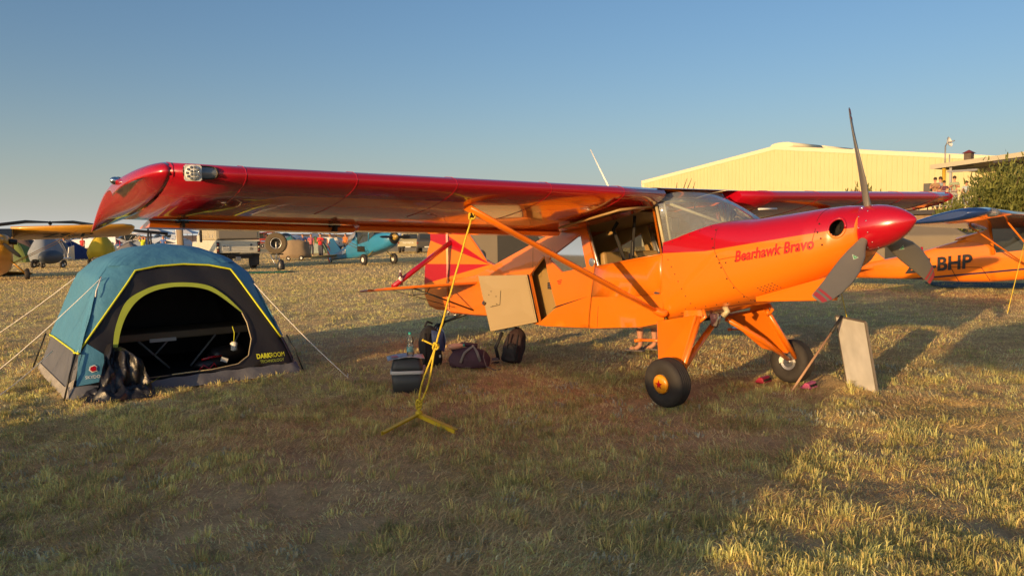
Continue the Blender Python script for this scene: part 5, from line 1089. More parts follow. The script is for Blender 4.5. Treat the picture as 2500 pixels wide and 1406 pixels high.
# ---- blue aircraft with yellow wings ----
BLU=(.03,.22,.42)
def _rw(M_,x,y,z):
    return M_('SUBTRACT',M_('MULTIPLY',M_('GREATER_THAN',M_('FRACT',M_('MULTIPLY',M_('ADD',z,x),2.6)),.5),M_('LESS_THAN',x,-5.45)),.5)
M['rw_tail']=split_paint('rw_tail',(.6,.05,.03),(.10,.42,.58),_rw,.4,.3)
BP_,BQ,bzb,bzw=small_plane('blue aircraft with yellow wings and a red and white striped rudder',-6.95,42.0,-.86,BLU,(.50,.33,.03),tailm='rw_tail',b=5.2,strutc=(.35,.22,.04),gearc=(.4,.3,.06),wheelr=.30,pitch=.17,chord=1.45)
mb=MB(); mb.box(BQ(-1.1,.50,bzb+.35),(.75,.03,.30)); mb.build('open_hatch','dark_hole',BP_)
mb=MB(); mb.prism([BQ(-3.1,.33,bzb+.45),BQ(-3.6,.27,bzb+.45),BQ(-3.5,.27,bzb+.62),BQ(-3.05,.33,bzb+.66)],(0,-.02,0)); mb.build('emblem','white_paint',BP_)
mb=MB(); mb.lathe([(.30,-.02),(.31,.02),(.2,.04)],BQ(1.42,0,bzb+.5),(1,0,0),20); mb.build('nose_ring','black_plastic',BP_)

# ---- utility truck with canopy ----
mm('truck_white',(.62,.60,.50),.45,coat=.3,var=.06,vs=3); mm('canopy_tan',(.42,.37,.26),.5,var=.08,vs=3); mm('canopy_grey',(.20,.18,.15),.5)
tk=thing('utility_truck','white utility truck with a beige box canopy, rear seen behind the tent','truck',(-13.35,38.9,0),.62)
def bx(par,nm,c,d,m_,bev=.02,rz=0): mb=MB(); mb.box(c,d,rz=rz); return mb.build(nm,m_,par,bevel=bev)
# local: rear face at y=-0.0 facing camera (-y); length extends +y; cab ahead and shows to the left
bed=bx(tk,'load_bed',(0,1.25,1.12),(2.12,2.5,.62),'truck_white',.02)
for k_ in range(7): bx(bed,'tailgate_rib',(0,-.012,.90+.075*k_),(1.92,.02,.012),'alu',.0)
cn_=bx(tk,'canopy',(0,1.25,1.95),(2.12,2.5,1.02),'canopy_tan',.03); bx(cn_,'rear_hatch',(.0,-.02,1.95),(1.86,.03,.86),'canopy_grey',.01); bx(cn_,'hatch_sill',(0,-.03,1.475),(2.0,.03,.05),'black_plastic',.0)
for y in (.65,1.85): bx(cn_,'side_locker',(-1.07,y,1.95),(.03,1.05,.86),'canopy_tan',.01); 
for y in (.4,.9,1.6,2.1): bx(cn_,'locker_latch',(-1.095,y,1.62),(.03,.05,.16),'alu',0)
cab=bx(tk,'cab',(0,3.45,1.2),(1.78,1.7,1.0),'truck_white',.08); mb=MB(); mb.loft([[(-.88,2.62,1.68),(.88,2.62,1.68),(.88,4.2,1.68),(-.88,4.2,1.68)],[(-.76,2.75,2.2),(.76,2.75,2.2),(.76,3.7,2.2),(-.76,3.7,2.2)]],0,False); mb.build('cab_top','truck_white',cab,bevel=.05)
mb=MB(); mb.add([(-.875,2.95,1.70),(-.885,3.85,1.70),(-.79,3.6,2.12),(-.785,2.98,2.12)],[(0,1,2,3)]); o=mb.build('door_window','dark_glass',cab); o.location=(-.02,0,0)
bx(cab,'bonnet',(0,4.8,1.12),(1.7,1.3,.5),'truck_white',.1); bx(cab,'black_curtain',(-1.0,2.72,1.75),(.25,.14,.85),'flap_black',.04)
for sx in (-1,1):
    tc_=bx(tk,'tail_lamp_panel',(sx*.985,-.03,1.08),(.14,.04,.52),'black_plastic',.01)
    for k_ in range(3): mb=MB(); mb.lathe([(.05,0),(.05,.02),(0,.022)],(sx*.985,-.05,.93+.15*k_),(0,-1,0),14); mb.build('tail_lamp','lens_red' if (k_+0)!=1 and 'lens_red' in M else ('lens_cream' if 'lens_red' in M else (mm('lens_red',(.2,.03,.02),.3),'lens_red')[1]),tc_)
npl=bx(tk,'number_plate',(-.62,-.03,1.06),(.36,.02,.30),'plate_white' if 'plate_white' in M else mm('plate_white',(.55,.55,.5),.5) and 'plate_white',.01)
lettering('BB2 LP',lambda x,y:Vector((-.62+x,-.045,1.13+y)),'black_plastic',npl,size=.115,sx=.8); lettering('TM ZN',lambda x,y:Vector((-.62+x,-.045,1.0+y)),'black_plastic',npl,size=.115,sx=.8)
lettering('ZA',lambda x,y:Vector((.62+x,-.02,.98+y)),'black_plastic',bed,size=.13,bold=.004)
mb=MB(); mb.lathe([(.06,0),(.06,.01),(.045,.012)],(.62,-.0,1.18),(0,-1,0),12); mb.build('badge','black_plastic',bed)
bx(tk,'bumper',(0,-.05,.70),(2.0,.12,.12),'black_metal',.02); bx(tk,'chassis',(0,1.6,.62),(1.2,3.6,.18),'black_metal',.02); bx(tk,'tow_hitch',(-.1,-.18,.52),(.24,.22,.2),'steel',.02)
bx(tk,'mud_flap',(.74,-.0,.42),(.52,.03,.50),'black_plastic',.01); bx(tk,'mud_flap',(-.74,-.0,.42),(.52,.03,.50),'black_plastic',.01)
for sx in (-1,1):
    wheel('wheel',tk,(sx*.86,.55,.38),.38,.26,.2,axis=(1,0,0),hm_='white_paint',n=24); wheel('wheel',tk,(sx*.80,4.5,.38),.38,.24,.2,axis=(1,0,0),hm_='white_paint',n=24)
# spare wheel carrier
sw_t=thing('spare_wheel_carrier','big knobbly spare tyre on a steel post carrier next to the truck','wheel carrier',(-10.35,35.0,0),.12)
mb=MB(); n=64; c=(0,0,1.28); rings=[]
for r_,z_ in ((.24,-.1),(.27,-.13),(.42,-.135),(.455,-.11),(.47,-.06),(.47,.06),(.455,.11),(.42,.135),(.27,.13),(.24,.1),(.24,-.1)):
    rings.append([(r_*cos(2*PI*k_/n)*(1+.035*(k_%2)*(r_>.44)),z_,1.28+r_*sin(2*PI*k_/n)*(1+.035*(k_%2)*(r_>.44))) for k_ in range(n)])
mb.loft(rings,0,False,True,False); mb.build('tyre','dusty_rubber' if 'dusty_rubber' in M else mm('dusty_rubber',(.10,.075,.045),.9,bump=.4) and 'dusty_rubber',sw_t)
mb=MB(); mb.lathe([(.245,.02),(.24,.06),(.2,.05),(.16,.01),(.05,.0),(0,.0)],(0,-.02,1.28),(0,-1,0),28); rm=mb.build('rim','black_metal',sw_t); mb=MB(); mb.lathe([(.245,.055),(.235,.075),(.22,.06)],(0,-.02,1.28),(0,-1,0),28,caps=False); mb.build('rim_edge','alu',rm)
mb=MB(); mb.tube([(.02,-.09,1.35),(.02,-.09,.78),(.0,-.09,.55)],.04,4); mb.tube([(-.3,0,.8),(.3,0,.8)],.03,4); mb.tube([(-.28,0,.8),(.08,0,.02)],.02,6); mb.tube([(.1,0,.78),(.12,.0,.03)],.02,6); mb.tube([(-.2,.02,.6),(.1,.02,.6)],.02,4); mb.build('post','steel',sw_t)
mb=MB(); bagbody(mb,.30,.2,.46,.02,14,2.2,.3); o=mb.build('hanging_bag','flap_black',sw_t); o.location=(.2,-.1,.12)
mb=MB(); mb.tube([(.2,-.1,.56),(.05,-.05,.85)],.008,5); mb.build('bag_cord','black_plastic',sw_t)
gm2=thing('green_mat','flat green woven mat on the grass behind the blue tent','mat',(-10.9,34.6,.012),.05); mb=MB(); mb.surf(lambda u,v:Vector((lerp(-1.15,1.25,u),lerp(-.7,.7,v),.03+.015*sin(u*17)*sin(v*9))),20,10); mb.build('mat_sheet',mm('mat_teal',(.01,.16,.09),.8,bump=.4,bs=30) and 'mat_teal',gm2,thick=.012)

# ---- tents, far vehicles, aircraft and people of the camp ----
def dome(label,x,y,rz,w,d,h,c1,c2,group='tents of the far camp',door=None):
    t=thing('tent',label,'tent',(x,y,0),rz,group)
    def mk(c): n='cl_%d_%d_%d'%tuple(int(v*999) for v in c); return n if n in M else (mm(n,c,.8,var=.1,vs=2,bump=.3,bs=4),n)[1]
    def f(u,v):
        th=2*PI*u; e=lerp(5,2,v); a=cos(th); b_=sin(th); r=(1-v**1.9)**.85*(1+.03*nz3(u*12,v*5,x)) if v<1 else 0
        return Vector((w/2*r*abs(a)**(2/e)*(1 if a>=0 else -1),d/2*r*abs(b_)**(2/e)*(1 if b_>=0 else -1),h*v*(1+.03*sin(u*25))))
    mb=MB(); mb.surf(f,32,10); mb.build('canopy',mk(c1),t)
    mb=MB(); mb.surf(lambda u,v:f(.75+lerp(-.075,.075,u),lerp(.02,.62-.3*abs(u-.5)*2,v))*1.012,8,6); mb.build('door_panel',mk(c2),t)
    for k_ in (1,3,5,7):
        mb=MB(); mb.tube([f(k_/8,v/8)*1.008 for v in range(9)],.02,5); mb.build('pole_sleeve',mk(c2),t)
    return t
def at(px,Y,z=0):  # world x of a photo column at depth Y
    return (px-1250)/1938.56*Y
CAMP=[('green and yellow dome tent at far left of the camp',48,56,(.16,.20,.04),(.10,.13,.05),2.6,1.35),('brown dome tent behind the green tent',60,64,(.09,.06,.05),(.06,.045,.04),3.2,1.9),('blue box shaped tent with a pale window',175,62,(.015,.03,.12),(.3,.28,.22),2.6,1.45),
('grey pyramid tent beside the blue box tent',150,61,(.12,.13,.15),(.2,.2,.2),2.0,1.5),('low grey tent with dark poles near the poles',318,58,(.17,.16,.16),(.1,.1,.12),2.4,1.3),('light blue grey tent behind the big blue tent',352,66,(.2,.24,.3),(.3,.3,.3),2.6,1.6),
('small green tent behind the blue aircraft',772,72,(.10,.16,.05),(.3,.35,.3),2.4,1.5),('low dark tent behind the blue aircraft tail',800,80,(.05,.06,.09),(.2,.1,.1),2.6,1.3)]
for i,(lb,px,Y,c1,c2,w,h) in enumerate(CAMP): dome(lb,at(px,Y),Y,.2*sin(i*2.3),w,w*.9,h,c1,c2)
# box tent window
for i,(lb,px,Y,c1,c2,w,h) in enumerate([('far orange dome tent behind the green one',15,84,(.35,.14,.05),(.2,.2,.2),2.6,1.6),('far white tent beyond the silver cover',92,92,(.5,.5,.5),(.3,.3,.3),3.0,1.9),('far dark green tent beyond the blue box tent',205,88,(.05,.09,.06),(.2,.2,.2),2.8,1.6),('far red tent near the thin marker stake',285,90,(.35,.05,.04),(.2,.1,.1),2.4,1.5),('far sandy tent left of the pale awning',345,96,(.34,.27,.18),(.2,.2,.2),3.0,1.9),('far teal tent right of the spare tyre',712,92,(.04,.16,.18),(.2,.2,.2),2.6,1.6),('far grey tent beyond the blue cabin',870,98,(.25,.25,.27),(.1,.1,.1),3.0,1.9),('far white marquee right of the blue nose',945,110,(.5,.5,.48),(.3,.3,.3),5.0,2.4)]): dome(lb,at(px,Y),Y,.3*sin(i*1.7+1),w,w*.9,h,c1,c2)
# covered gyroplanes
def gyro(label,px,Y,rz,cc,rotor='prop_back',tall=2.4,nm='covered_gyroplane',ry_=0):
    g=thing(nm,label,'gyroplane',(at(px,Y),Y,0),rz,'gyroplanes parked in the camp'); n_='gc_%d_%d'%(int(cc[0]*999),int(cc[2]*999))
    if n_ not in M: mm(n_,cc,.75,var=.08,vs=3,bump=.5,bs=4)
    mb=MB(); 
    def f(u,v):
        th=2*PI*u; z=lerp(.42,1.72,v); w=.70*(1-.55*v**2.2)*(.80+.20*min(1,v*3)); c_,s_=cos(th),sin(th); q=.72; x=abs(c_)**q*(1 if c_>0 else -1); y=abs(s_)**q*(1 if s_>0 else -1)
        k=1+.05*sin(th*7+v*3)*(1-v)+.05*nz3(u*9,v*4,px*.1); return Vector((w*x*k,w*1.45*y*k-.1,z-.10*abs(x)*v+.07*sin(th*3)*(1-v)))
    mb.surf(f,28,12); mb.surf(lambda u,v:f(u,1).lerp(Vector((0,-.1,1.82)),v),28,1); mb.build('cover',n_,g)
    mb=MB(); mb.tube([(0,.3,.6),(0,.35,tall)],.06,8); mb.build('mast','alu',g)
    mb=MB(); mb.tube([(0,.5,.4),(0,1.9,.45)],.08,8); mb.build('tail_boom','alu',g)
    mb=MB(); mb.prism([(-.02,1.6,.35),(-.02,2.2,.35),(-.02,2.2,1.2),(-.02,1.75,1.1)],(.04,0,0)); mb.build('fin','white_paint',g)
    for sx,yy in ((-.85,.2),(.85,.2),(0,-1.1)): wheel('wheel',g,(sx,yy,.2),.2,.12,.08,axis=(1,0,0),grooves=False,n=18,hm_='steel')
    mb=MB(); mb.tube([(-.85,.2,.2),(0,.1,.45),(.85,.2,.2)],.035,6); mb.build('axle','alu',g)
    mb=MB(); mb.ball((0,.35,tall+.05),(.09,.12,.12),8,6); rh=mb.build('rotor_head','black_metal',g)
    for sg in (-1,1): mb=MB(); mb.tube([(sg*d_*cos(ry_+.2),.35+sg*d_*sin(ry_+.2),tall+h_) for d_,h_ in ((.1,.1),(1.5,.12),(3.6,-.12))],[.05,.09,.09],6,sq=.2); mb.build('rotor_blade',rotor,rh)
    return g
gyro('gyroplane under a yellow cover with dark rotor',252,48,0.1,(.60,.42,.02),tall=1.95)
gyro('gyroplane wrapped in a silver grey cover',118,45,-.15,(.22,.25,.30),tall=2.45,ry_=1.15)
bc=thing('blue_canopy_pod','dark blue pod of the gyroplane beside the silver cover','gyroplane',(at(128,43.5),43.5,0)); mb=MB(); mb.lathe([(0,-1.1),(.16,-1.0),(.32,-.7),(.38,-.2),(.36,.3),(.22,.8),(.05,1.1),(0,1.12)],(0,0,.62),(0,1,0),18); mb.build('pod','pod_slate' if 'pod_slate' in M else mm('pod_slate',(.05,.065,.09),.6,bump=.3,bs=5) and 'pod_slate',bc)
for sx in (-.5,.55): wheel('wheel',bc,(sx,0,.17),.17,.12,.07,axis=(1,0,0),grooves=False,n=18)
# tan covered vehicle / tent between carrier and blue aircraft
cv=thing('covered_trailer','trailer hidden under a loose tan tarpaulin left of the blue aircraft','trailer',(at(722,52),52,0),.1)
mb=MB(); mm('tarp_tan',(.26,.19,.12),.85,var=.12,bump=.6,bs=4); mb.loft([[(x*1.05*(1-.22*v)+.06*sin(v*9+i),y*.8*(1-.15*v)+.05*sin(i*2.1),.15+1.2*v-.15*(v>.9)*abs(x)) for i,(x,y) in enumerate([(cos(t),sin(t)) for t in [2*PI*q/20 for q in range(20)]])] for v in (0,.3,.6,.85,1)]); mb.build('tarpaulin','tarp_tan',cv)
for sx in (-.3,.5): wheel('wheel',cv,(sx,-.75,.16),.16,.1,.07,axis=(0,1,0),grooves=False,n=14)
# pickup trucks and cars
def car(label,px,Y,rz,c,kind='car',rear=True,group='cars of the camp',text=None,L=4.4,nm=None):
    v=thing(nm or ('pickup' if kind=='pickup' else 'parked_car'),label,'pickup' if kind=='pickup' else 'car',(at(px,Y),Y,0),rz,group)
    n_='car_%d_%d_%d'%tuple(int(q*99) for q in c)
    if n_ not in M: mm(n_,c,.35,coat=.6)
    h=L/2; z0=.45 if kind=='pickup' else .32
    prof=[(-h,z0),(-h,z0+.55),(-h+.05,z0+.62),(-h*.15,z0+.64) if kind=='pickup' else (-h+.3,z0+1.02),(-h*.05,z0+1.22) if kind=='pickup' else (-h*.1,z0+1.08),(h*.32,z0+1.2) if kind=='pickup' else (h*.2,z0+1.05),(h*.55,z0+.66),(h*.95,z0+.55),(h,z0+.3),(h,z0)]
    mb=MB(); W=.88; A=[(-W*(1 if z<z0+.7 else .82),y,z) for y,z in prof]; B_=[(W*(1 if z<z0+.7 else .82),y,z) for y,z in prof]; n=len(prof)
    mb.add(A+B_,[tuple(range(n))[::-1],tuple(range(n,2*n))]+[(i,(i+1)%n,n+(i+1)%n,n+i) for i in range(n)]); bd_=mb.build('body',n_,v,bevel=.04)
    i0=3; ya,za=prof[3]; yb,zb_=prof[4]; yc,zc_=prof[5]; yd,zd=prof[6]
    for sx in (-1,1):
        mb=MB(); q=W*.85*sx; mb.add([(sx*.895,ya+.12,z0+.68),(sx*.745,yb+.1,zb_-.06),(sx*.745,yc-.06,zc_-.06),(sx*.895,yd-.16,z0+.68)],[(0,1,2,3)]); mb.build('side_window','dark_glass',bd_)
    mb=MB(); mb.add([(-.7,yd-.03,zd+.04),(.7,yd-.03,zd+.04),(.62,yc+.03,zc_-.05),(-.62,yc+.03,zc_-.05)],[(0,1,2,3)]); mb.build('windscreen','dark_glass',bd_)
    mb=MB(); e=.02; mb.add([(-.66,ya-e+.0,za+.08),(.66,ya-e,za+.08),(.60,yb-.04,zb_-.06),(-.60,yb-.04,zb_-.06)],[(0,1,2,3)]); o=mb.build('rear_window','dark_glass',bd_); o.location=(0,-.02,.01)
    for sx in (-1,1):
        for yy in (-h*.62,h*.62): wheel('wheel',v,(sx*.80,yy,.36),.36 if kind=='pickup' else .32,.22,.17,axis=(1,0,0),grooves=False,n=18,hm_='alu')
        bx(bd_,'tail_lamp',(sx*.80,-h-.01,z0+.42),(.12,.03,.16),'lens_red',0)
        bx(bd_,'headlight',(sx*.72,h+.0,z0+.36),(.24,.03,.12),'lens_cream',0)
    bx(bd_,'bumper',(0,-h-.05,z0+.06),(1.7,.10,.12),'black_plastic',.01); bx(bd_,'number_plate',(0,-h-.105,z0+.08),(.45,.01,.10),'plate_white',0)
    if text: lettering(text,lambda x,y:Vector((x,-h-.012,z0+.42+y)),'white_paint',bd_,size=.20,bold=.004,spc=1.2)
    return v
car('beige pickup with lettered tailgate parked behind the blue aircraft',1004,70,.04,(.42,.36,.20),'pickup',text='TOYOTA',L=4.8)
car('dark muddy off road vehicle beside the beige pickup',1045,68.5,.1,(.06,.055,.05),'pickup',L=4.6)
car('white car half hidden behind the truck cab',418,80,1.2,(.6,.6,.6)); car('white car behind the gyroplanes',140,86,1.4,(.6,.6,.62)); car('silver car near the far white aircraft',338,90,1.7,(.4,.42,.45)); car('blue car behind the tan tarpaulin',748,84,1.5,(.03,.06,.18)); car('white car near the red flags',795,88,1.3,(.6,.6,.58)); car('white car at the back of the camp left of the fin',1090,95,1.5,(.6,.6,.58))
# small white aircraft of the far rows
WH=(.62,.63,.66)
for lb,px,Y,yw,hi,c in (('white low wing aircraft behind the yellow gyroplane',200,78,2.6,False,WH),('white aircraft with blue nose near the white poles',385,84,2.3,False,(.35,.4,.5)),('white high wing aircraft far behind the gyroplanes',300,100,-2.4,True,WH),('far white low wing aircraft left of the truck',430,104,.4,False,WH),('small white aircraft far behind the silver gyroplane',95,96,-2.0,True,WH),('white aircraft beyond the blue aircraft tail',690,98,-2.2,False,WH),('red and white aircraft at the back behind the spare tyre',655,112,.6,True,(.5,.08,.06)),('white high wing aircraft behind the beige pickup',905,104,-2.5,True,WH)):
    small_plane(lb,at(px,Y),Y,yw,c,c,group='light aircraft of the far rows',high=hi,detail=1,tri=True,b=4.8)
# awnings / poles
def gazebo(label,px,Y,w,d,h,c):
    g=thing('gazebo',label,'gazebo',(at(px,Y),Y,0),0,'awnings of the far camp'); n_='gz_%d_%d'%(int(c[0]*999),int(c[2]*999))
    if n_ not in M: mm(n_,c,.8)
    mb=MB(); mb.loft([[(-w/2,-d/2,h),(w/2,-d/2,h),(w/2,d/2,h),(-w/2,d/2,h)],[(-.1,-.1,h+.55),(.1,-.1,h+.55),(.1,.1,h+.55),(-.1,.1,h+.55)]],0,False); mb.build('awning',n_,g)
    for sx in(-1,1):
        for sy in(-1,1): mb=MB(); mb.tube([(sx*w/2,sy*d/2,0),(sx*w/2,sy*d/2,h)],.03,6); mb.build('pole','black_metal',g)
    return g
gazebo('pale awning on dark poles behind the blue tent',385,74,3,3,1.9,(.45,.46,.5)); gazebo('white awning behind the blue aircraft cabin',850,86,3,3,2.0,(.6,.6,.6)); gazebo('small white awning left of the truck',455,92,3,3,2.0,(.55,.57,.6))
fg=thing('feather_flag','tall beige folded flag on a white pole beside the truck cab','flag',(at(440,44),44,0)); mb=MB(); mb.tube([(-.12,0,0),(-.14,0,2.6)],.03,6); mb.build('pole','white_paint',fg); mb=MB(); mb.tube([(.08,0,.3),(.06,.02,1.2),(.08,0,2.6)],[.16,.2,.16],10,sq=.6); mb.build('folded_cloth','tarp_tan',fg)
for i,(px,Y) in enumerate(((372,60),(366,61),(296,66))): 
    po=thing('marker_post',['black post left of the feather flag','second black post just left of the first','thin red marker stake in the far field'][i],'post',(at(px,Y),Y,0)); mb=MB(); mb.tube([(0,0,0),(0,0,[2.1,2.4,1.4][i])],.07 if i<2 else .04,8); mb.build('shaft','black_plastic' if i<2 else 'red_paint',po)
# far people
ppl=[('person in a yellow vest raising both arms by the poles',352,62,(.5,.6,.02),'raise'),('person in red beside the blue aircraft',785,60,(.6,.02,.03),'fold'),('person in a pink top standing near the red one',762,64,(.45,.12,.16),'stand'),('person in white walking behind the blue aircraft',808,70,(.6,.6,.6),'stand'),('person in dark blue behind the tan tarpaulin',742,66,(.03,.05,.15),'stand'),('person in an orange shirt by the far awning',846,74,(.6,.2,.05),'stand'),('person in grey far left beyond the silver gyroplane',160,70,(.3,.3,.3),'stand'),('person in red beyond the yellow gyroplane',205,74,(.5,.04,.04),'stand'),('person in blue near the pale awning',402,72,(.08,.15,.4),'stand'),('person in tan beyond the spare tyre',690,76,(.35,.25,.15),'stand')]
for lb,px,Y,c,po in ppl: person(lb,(at(px,Y),Y,0),.3*sin(px),c,(.05,.05,.07),pose=po,group='people of the far camp',detail=0)
# big canvas tents behind the fin
gt=thing('canvas_tent','large olive and khaki canvas wall tent directly behind the red and orange fin','tent',(-.05,26.5,0),.12)
mm('khaki',(.19,.155,.11),.85,var=.1,vs=1.5,bump=.3,bs=4); mm('canvas_dark',(.035,.034,.033),.85,var=.1,bump=.3,bs=4)
mb=MB(); mb.loft([[(-1.9,0,0),(-.42,0,0),(-.42,2.6,0),(-1.9,2.6,0)],[(-1.5,0,1.9),(-.42,0,1.95),(-.42,2.6,1.95),(-1.5,2.6,1.9)]],0,False); mb.build('khaki_wall','khaki',gt)
mb=MB(); mb.loft([[(-.418,-.01,0),(1.9,-.01,0),(1.9,2.6,0),(-.418,2.6,0)],[(-.418,-.01,1.95),(.6,-.01,2.0),(.6,2.6,2.0),(-.418,2.6,1.95)]],0,False); mb.build('dark_wall','canvas_dark',gt)
mb=MB(); mb.ball((-.95,-.01,.85),(.14,.02,.2),14,8); mb.build('mesh_window','canvas_dark',gt)
g2=thing('canvas_tent','low sandy canvas tent seen under the blue wing tip at right','tent',(15.4,29.5,0),-.4)
mb=MB(); mb.loft([[(-2.0,-1.5,0),(1.3,-1.5,0),(1.3,1.5,0),(-2.0,1.5,0)],[(-1.8,-1.4,1.3),(1.2,-1.4,1.3),(1.2,1.4,1.3),(-1.8,1.4,1.3)],[(-.9,-.7,1.75),(.6,-.7,1.75),(.6,.7,1.75),(-.9,.7,1.75)]],0,False); mb.build('canvas','khaki',g2,bevel=.06)
mb=MB(); mb.box((-1.1,-1.5,.55),(.7,.03,1.0)); mb.build('door_panel','canvas_dark',g2)
car('dark car partly hidden behind the right hand orange aircraft',2290,33,1.35,(.04,.045,.05),L=4.2)
# ================= hangar =================
mm('cream_steel',(.58,.50,.27),.55,var=.04,vs=.6); mm('cream_trim',(.66,.60,.42),.55)
EH=Vector((.6,-.8,0)); NH=Vector((-.8,-.6,0)); PK=Vector((23.1,70,0))
hg=thing('hangar','large cream corrugated steel hangar with a long low gable','hangar',tuple(PK))
def ztopH(w): return 8.84-.132*abs(w)
pn=[];w=-15.5
WR=Vector((.8,.6,0))
while w<22:
    a,b_=w,w+.405; mb=MB(); p0=EH*a; p1=EH*b_; z0,z1=ztopH(a)-.25,ztopH(b_)-.25
    r=EH*.05; o=NH*.045
    # pan with a raised rib at its left edge
    A=[p0,p0+r*.4+o,p0+r*1.4+o,p0+r*1.8,p1]
    zt=[lerp(z0,z1,t) for t in (0,.05,.17,.22,1)]
    mb.add([Vector((q.x,q.y,0)) for q in A]+[Vector((q.x,q.y,z)) for q,z in zip(A,zt)],[(i,i+1,i+6,i+5) for i in range(4)]); mb.build('cladding_panel','cream_steel',hg); w+=.405
def strip(pts,wd,m_,nm,par,off=.06):
    mb=MB(); 
    for i in range(len(pts)-1):
        a,b_=pts[i],pts[i+1]; mb.prism([a+NH*off,b_+NH*off,b_+NH*off+Vector((0,0,wd)),a+NH*off+Vector((0,0,wd))],-NH*.3)
    return mb.build(nm,m_,par)
strip([EH*-15.75+Vector((0,0,6.0)),EH*-15.9+Vector((0,0,6.45)),EH*-15.3+Vector((0,0,ztopH(15.3)-.32)),Vector((0,0,ztopH(0)-.32)),EH*22+Vector((0,0,ztopH(22)-.32))],.34,'cream_trim','roof_edge',hg)
mb=MB(); mb.prism([EH*-15.9,EH*-15.5,EH*-15.5+Vector((0,0,6.7)),EH*-15.9+Vector((0,0,6.4))],-NH*.3-NH*0); mb.build('corner_trim','cream_trim',hg)
mb=MB(); LEN=40
for w0,w1 in ((-15.9,0),(0,22)):
    a=EH*w0+Vector((0,0,ztopH(w0)-.02)); b_=EH*w1+Vector((0,0,ztopH(w1)-.02)); mb.add([a,b_,b_+WR*LEN,a+WR*LEN],[(0,1,2,3)])
mb.build('roof','cream_trim',hg)
mb=MB(); a=EH*-15.9; mb.add([a,a+WR*LEN,a+WR*LEN+Vector((0,0,6.5)),a+Vector((0,0,6.5))],[(0,1,2,3)]); mb.build('side_wall','cream_steel',hg)
for t0,t1 in ((1.0,5.6),(6.4,10.8),(12,16.4)):
    mb=MB(); rings=[]
    for t in (t0,t1): rings.append([WR*t+EH*(1.15*cos(q)*1.0)+Vector((0,0,8.80+.42*max(0,sin(q))**.5*(1 if sin(q)>0 else 0))) for q in [PI*i/10 for i in range(11)]])
    mb.loft(rings,0,True); mb.build('ridge_vent','cream_trim',hg)
# ================= veranda house on its terrace =================
def hp(e,n,z): p=Vector((22.1,42,0))+EH*e+WR*n; p.z=z; return p
hs_=thing('terrace_house','cream house with a veranda roof above a stone terrace, far right','house')
mm('roof_grey',(.24,.21,.17),.7); mm('roof_fascia',(.42,.38,.28),.6); mm('brick',(.22,.10,.05),.9,var=.4,vs=6); mm('stone',(.30,.20,.12),.9,var=.45,vs=3.5,bump=1,bs=5); mm('deck_dark',(.05,.045,.05),.8); mm('post_yellow',(.5,.32,.03),.5); mm('rail_grey',(.28,.28,.29),.5,.3)
mb=MB(); mb.loft([[hp(0,0,4.66),hp(10,0,5.35),hp(10,6,5.35),hp(0,6,4.66)],[hp(0,0,4.86),hp(10,0,5.55),hp(10,6,5.55),hp(0,6,4.86)]],0,False); rf_=mb.build('roof','roof_grey',hs_)
mb=MB(); mb.loft([[hp(-.05,-.04,4.63),hp(10,-.04,5.32),hp(10,0,5.32),hp(-.05,0,4.63)],[hp(-.05,-.04,4.86),hp(10,-.04,5.55),hp(10,0,5.55),hp(-.05,0,4.86)]],0,False); mb.build('fascia','roof_fascia',rf_)
e=0
while e<9:
    mb=MB(); A=[hp(e+1.2,2.6,2.5),hp(e+1.24,2.56,2.5),hp(e+1.29,2.56,2.5),hp(e+1.33,2.6,2.5),hp(e+1.6,2.6,2.5)]; mb.add(A+[Vector((q.x,q.y,4.7+.07*e)) for q in A],[(i,i+1,i+6,i+5) for i in range(4)]); mb.build('wall_panel','cream_steel',hs_); e+=.4
mb=MB(); mb.prism([hp(2.2,2.45,2.5),hp(2.55,2.45,2.5),hp(2.55,2.7,2.5),hp(2.2,2.7,2.5)],(0,0,1.35)); mb.build('brick_pier','brick',hs_)
wf=MB().loft([[hp(2.6,2.48,2.7),hp(4.6,2.48,2.7),hp(4.6,2.56,2.7),hp(2.6,2.56,2.7)],[hp(2.6,2.48,4.0),hp(4.6,2.48,4.0),hp(4.6,2.56,4.0),hp(2.6,2.56,4.0)]],0,False).build('window','white_paint',hs_)
MB().add([hp(2.78,2.46,2.7),hp(4.42,2.46,2.7),hp(4.42,2.46,3.82),hp(2.78,2.46,3.82)],[(0,1,2,3)]).build('pane','curtain_brown' if 'curtain_brown' in M else mm('curtain_brown',(.16,.11,.10),.4) and 'curtain_brown',wf)
MB().prism([hp(-5,-1.0,2.28),hp(9,-1.0,2.28),hp(9,3,2.28),hp(-5,3,2.28)],(0,0,.22)).build('deck','deck_dark',hs_)
MB().prism([hp(-5,-.6,0),hp(9,-.6,0),hp(9,3,0),hp(-5,3,0)],(0,0,2.28)).build('stone_base','stone',hs_)
MB().tube([hp(.55,.2,2.5),hp(.55,.2,4.7)],.09,8).build('veranda_post','post_yellow',hs_); MB().tube([hp(.85,.3,2.5),hp(.85,.3,4.72)],.08,4).build('veranda_post','rail_grey',hs_)
MB().prism([hp(.7,.2,4.42),hp(2.2,.2,4.42),hp(2.2,.4,4.42),hp(.7,.4,4.42)],(0,0,.1)).build('beam','rail_grey',hs_)
MB().prism([hp(3.0,-.0,4.72),hp(4.2,-.0,4.80),hp(4.2,.3,4.80),hp(3.0,.3,4.72)],(0,0,.1)).build('eaves_speaker','deck_dark',hs_)
ch_=MB().prism([hp(1.25,.8,4.75),hp(1.6,.8,4.75),hp(1.6,1.15,4.75),hp(1.25,1.15,4.75)],(0,0,.64)).build('chimney','chimney_grey' if 'chimney_grey' in M else mm('chimney_grey',(.12,.09,.07),.9,var=.4,vs=5) and 'chimney_grey',hs_)
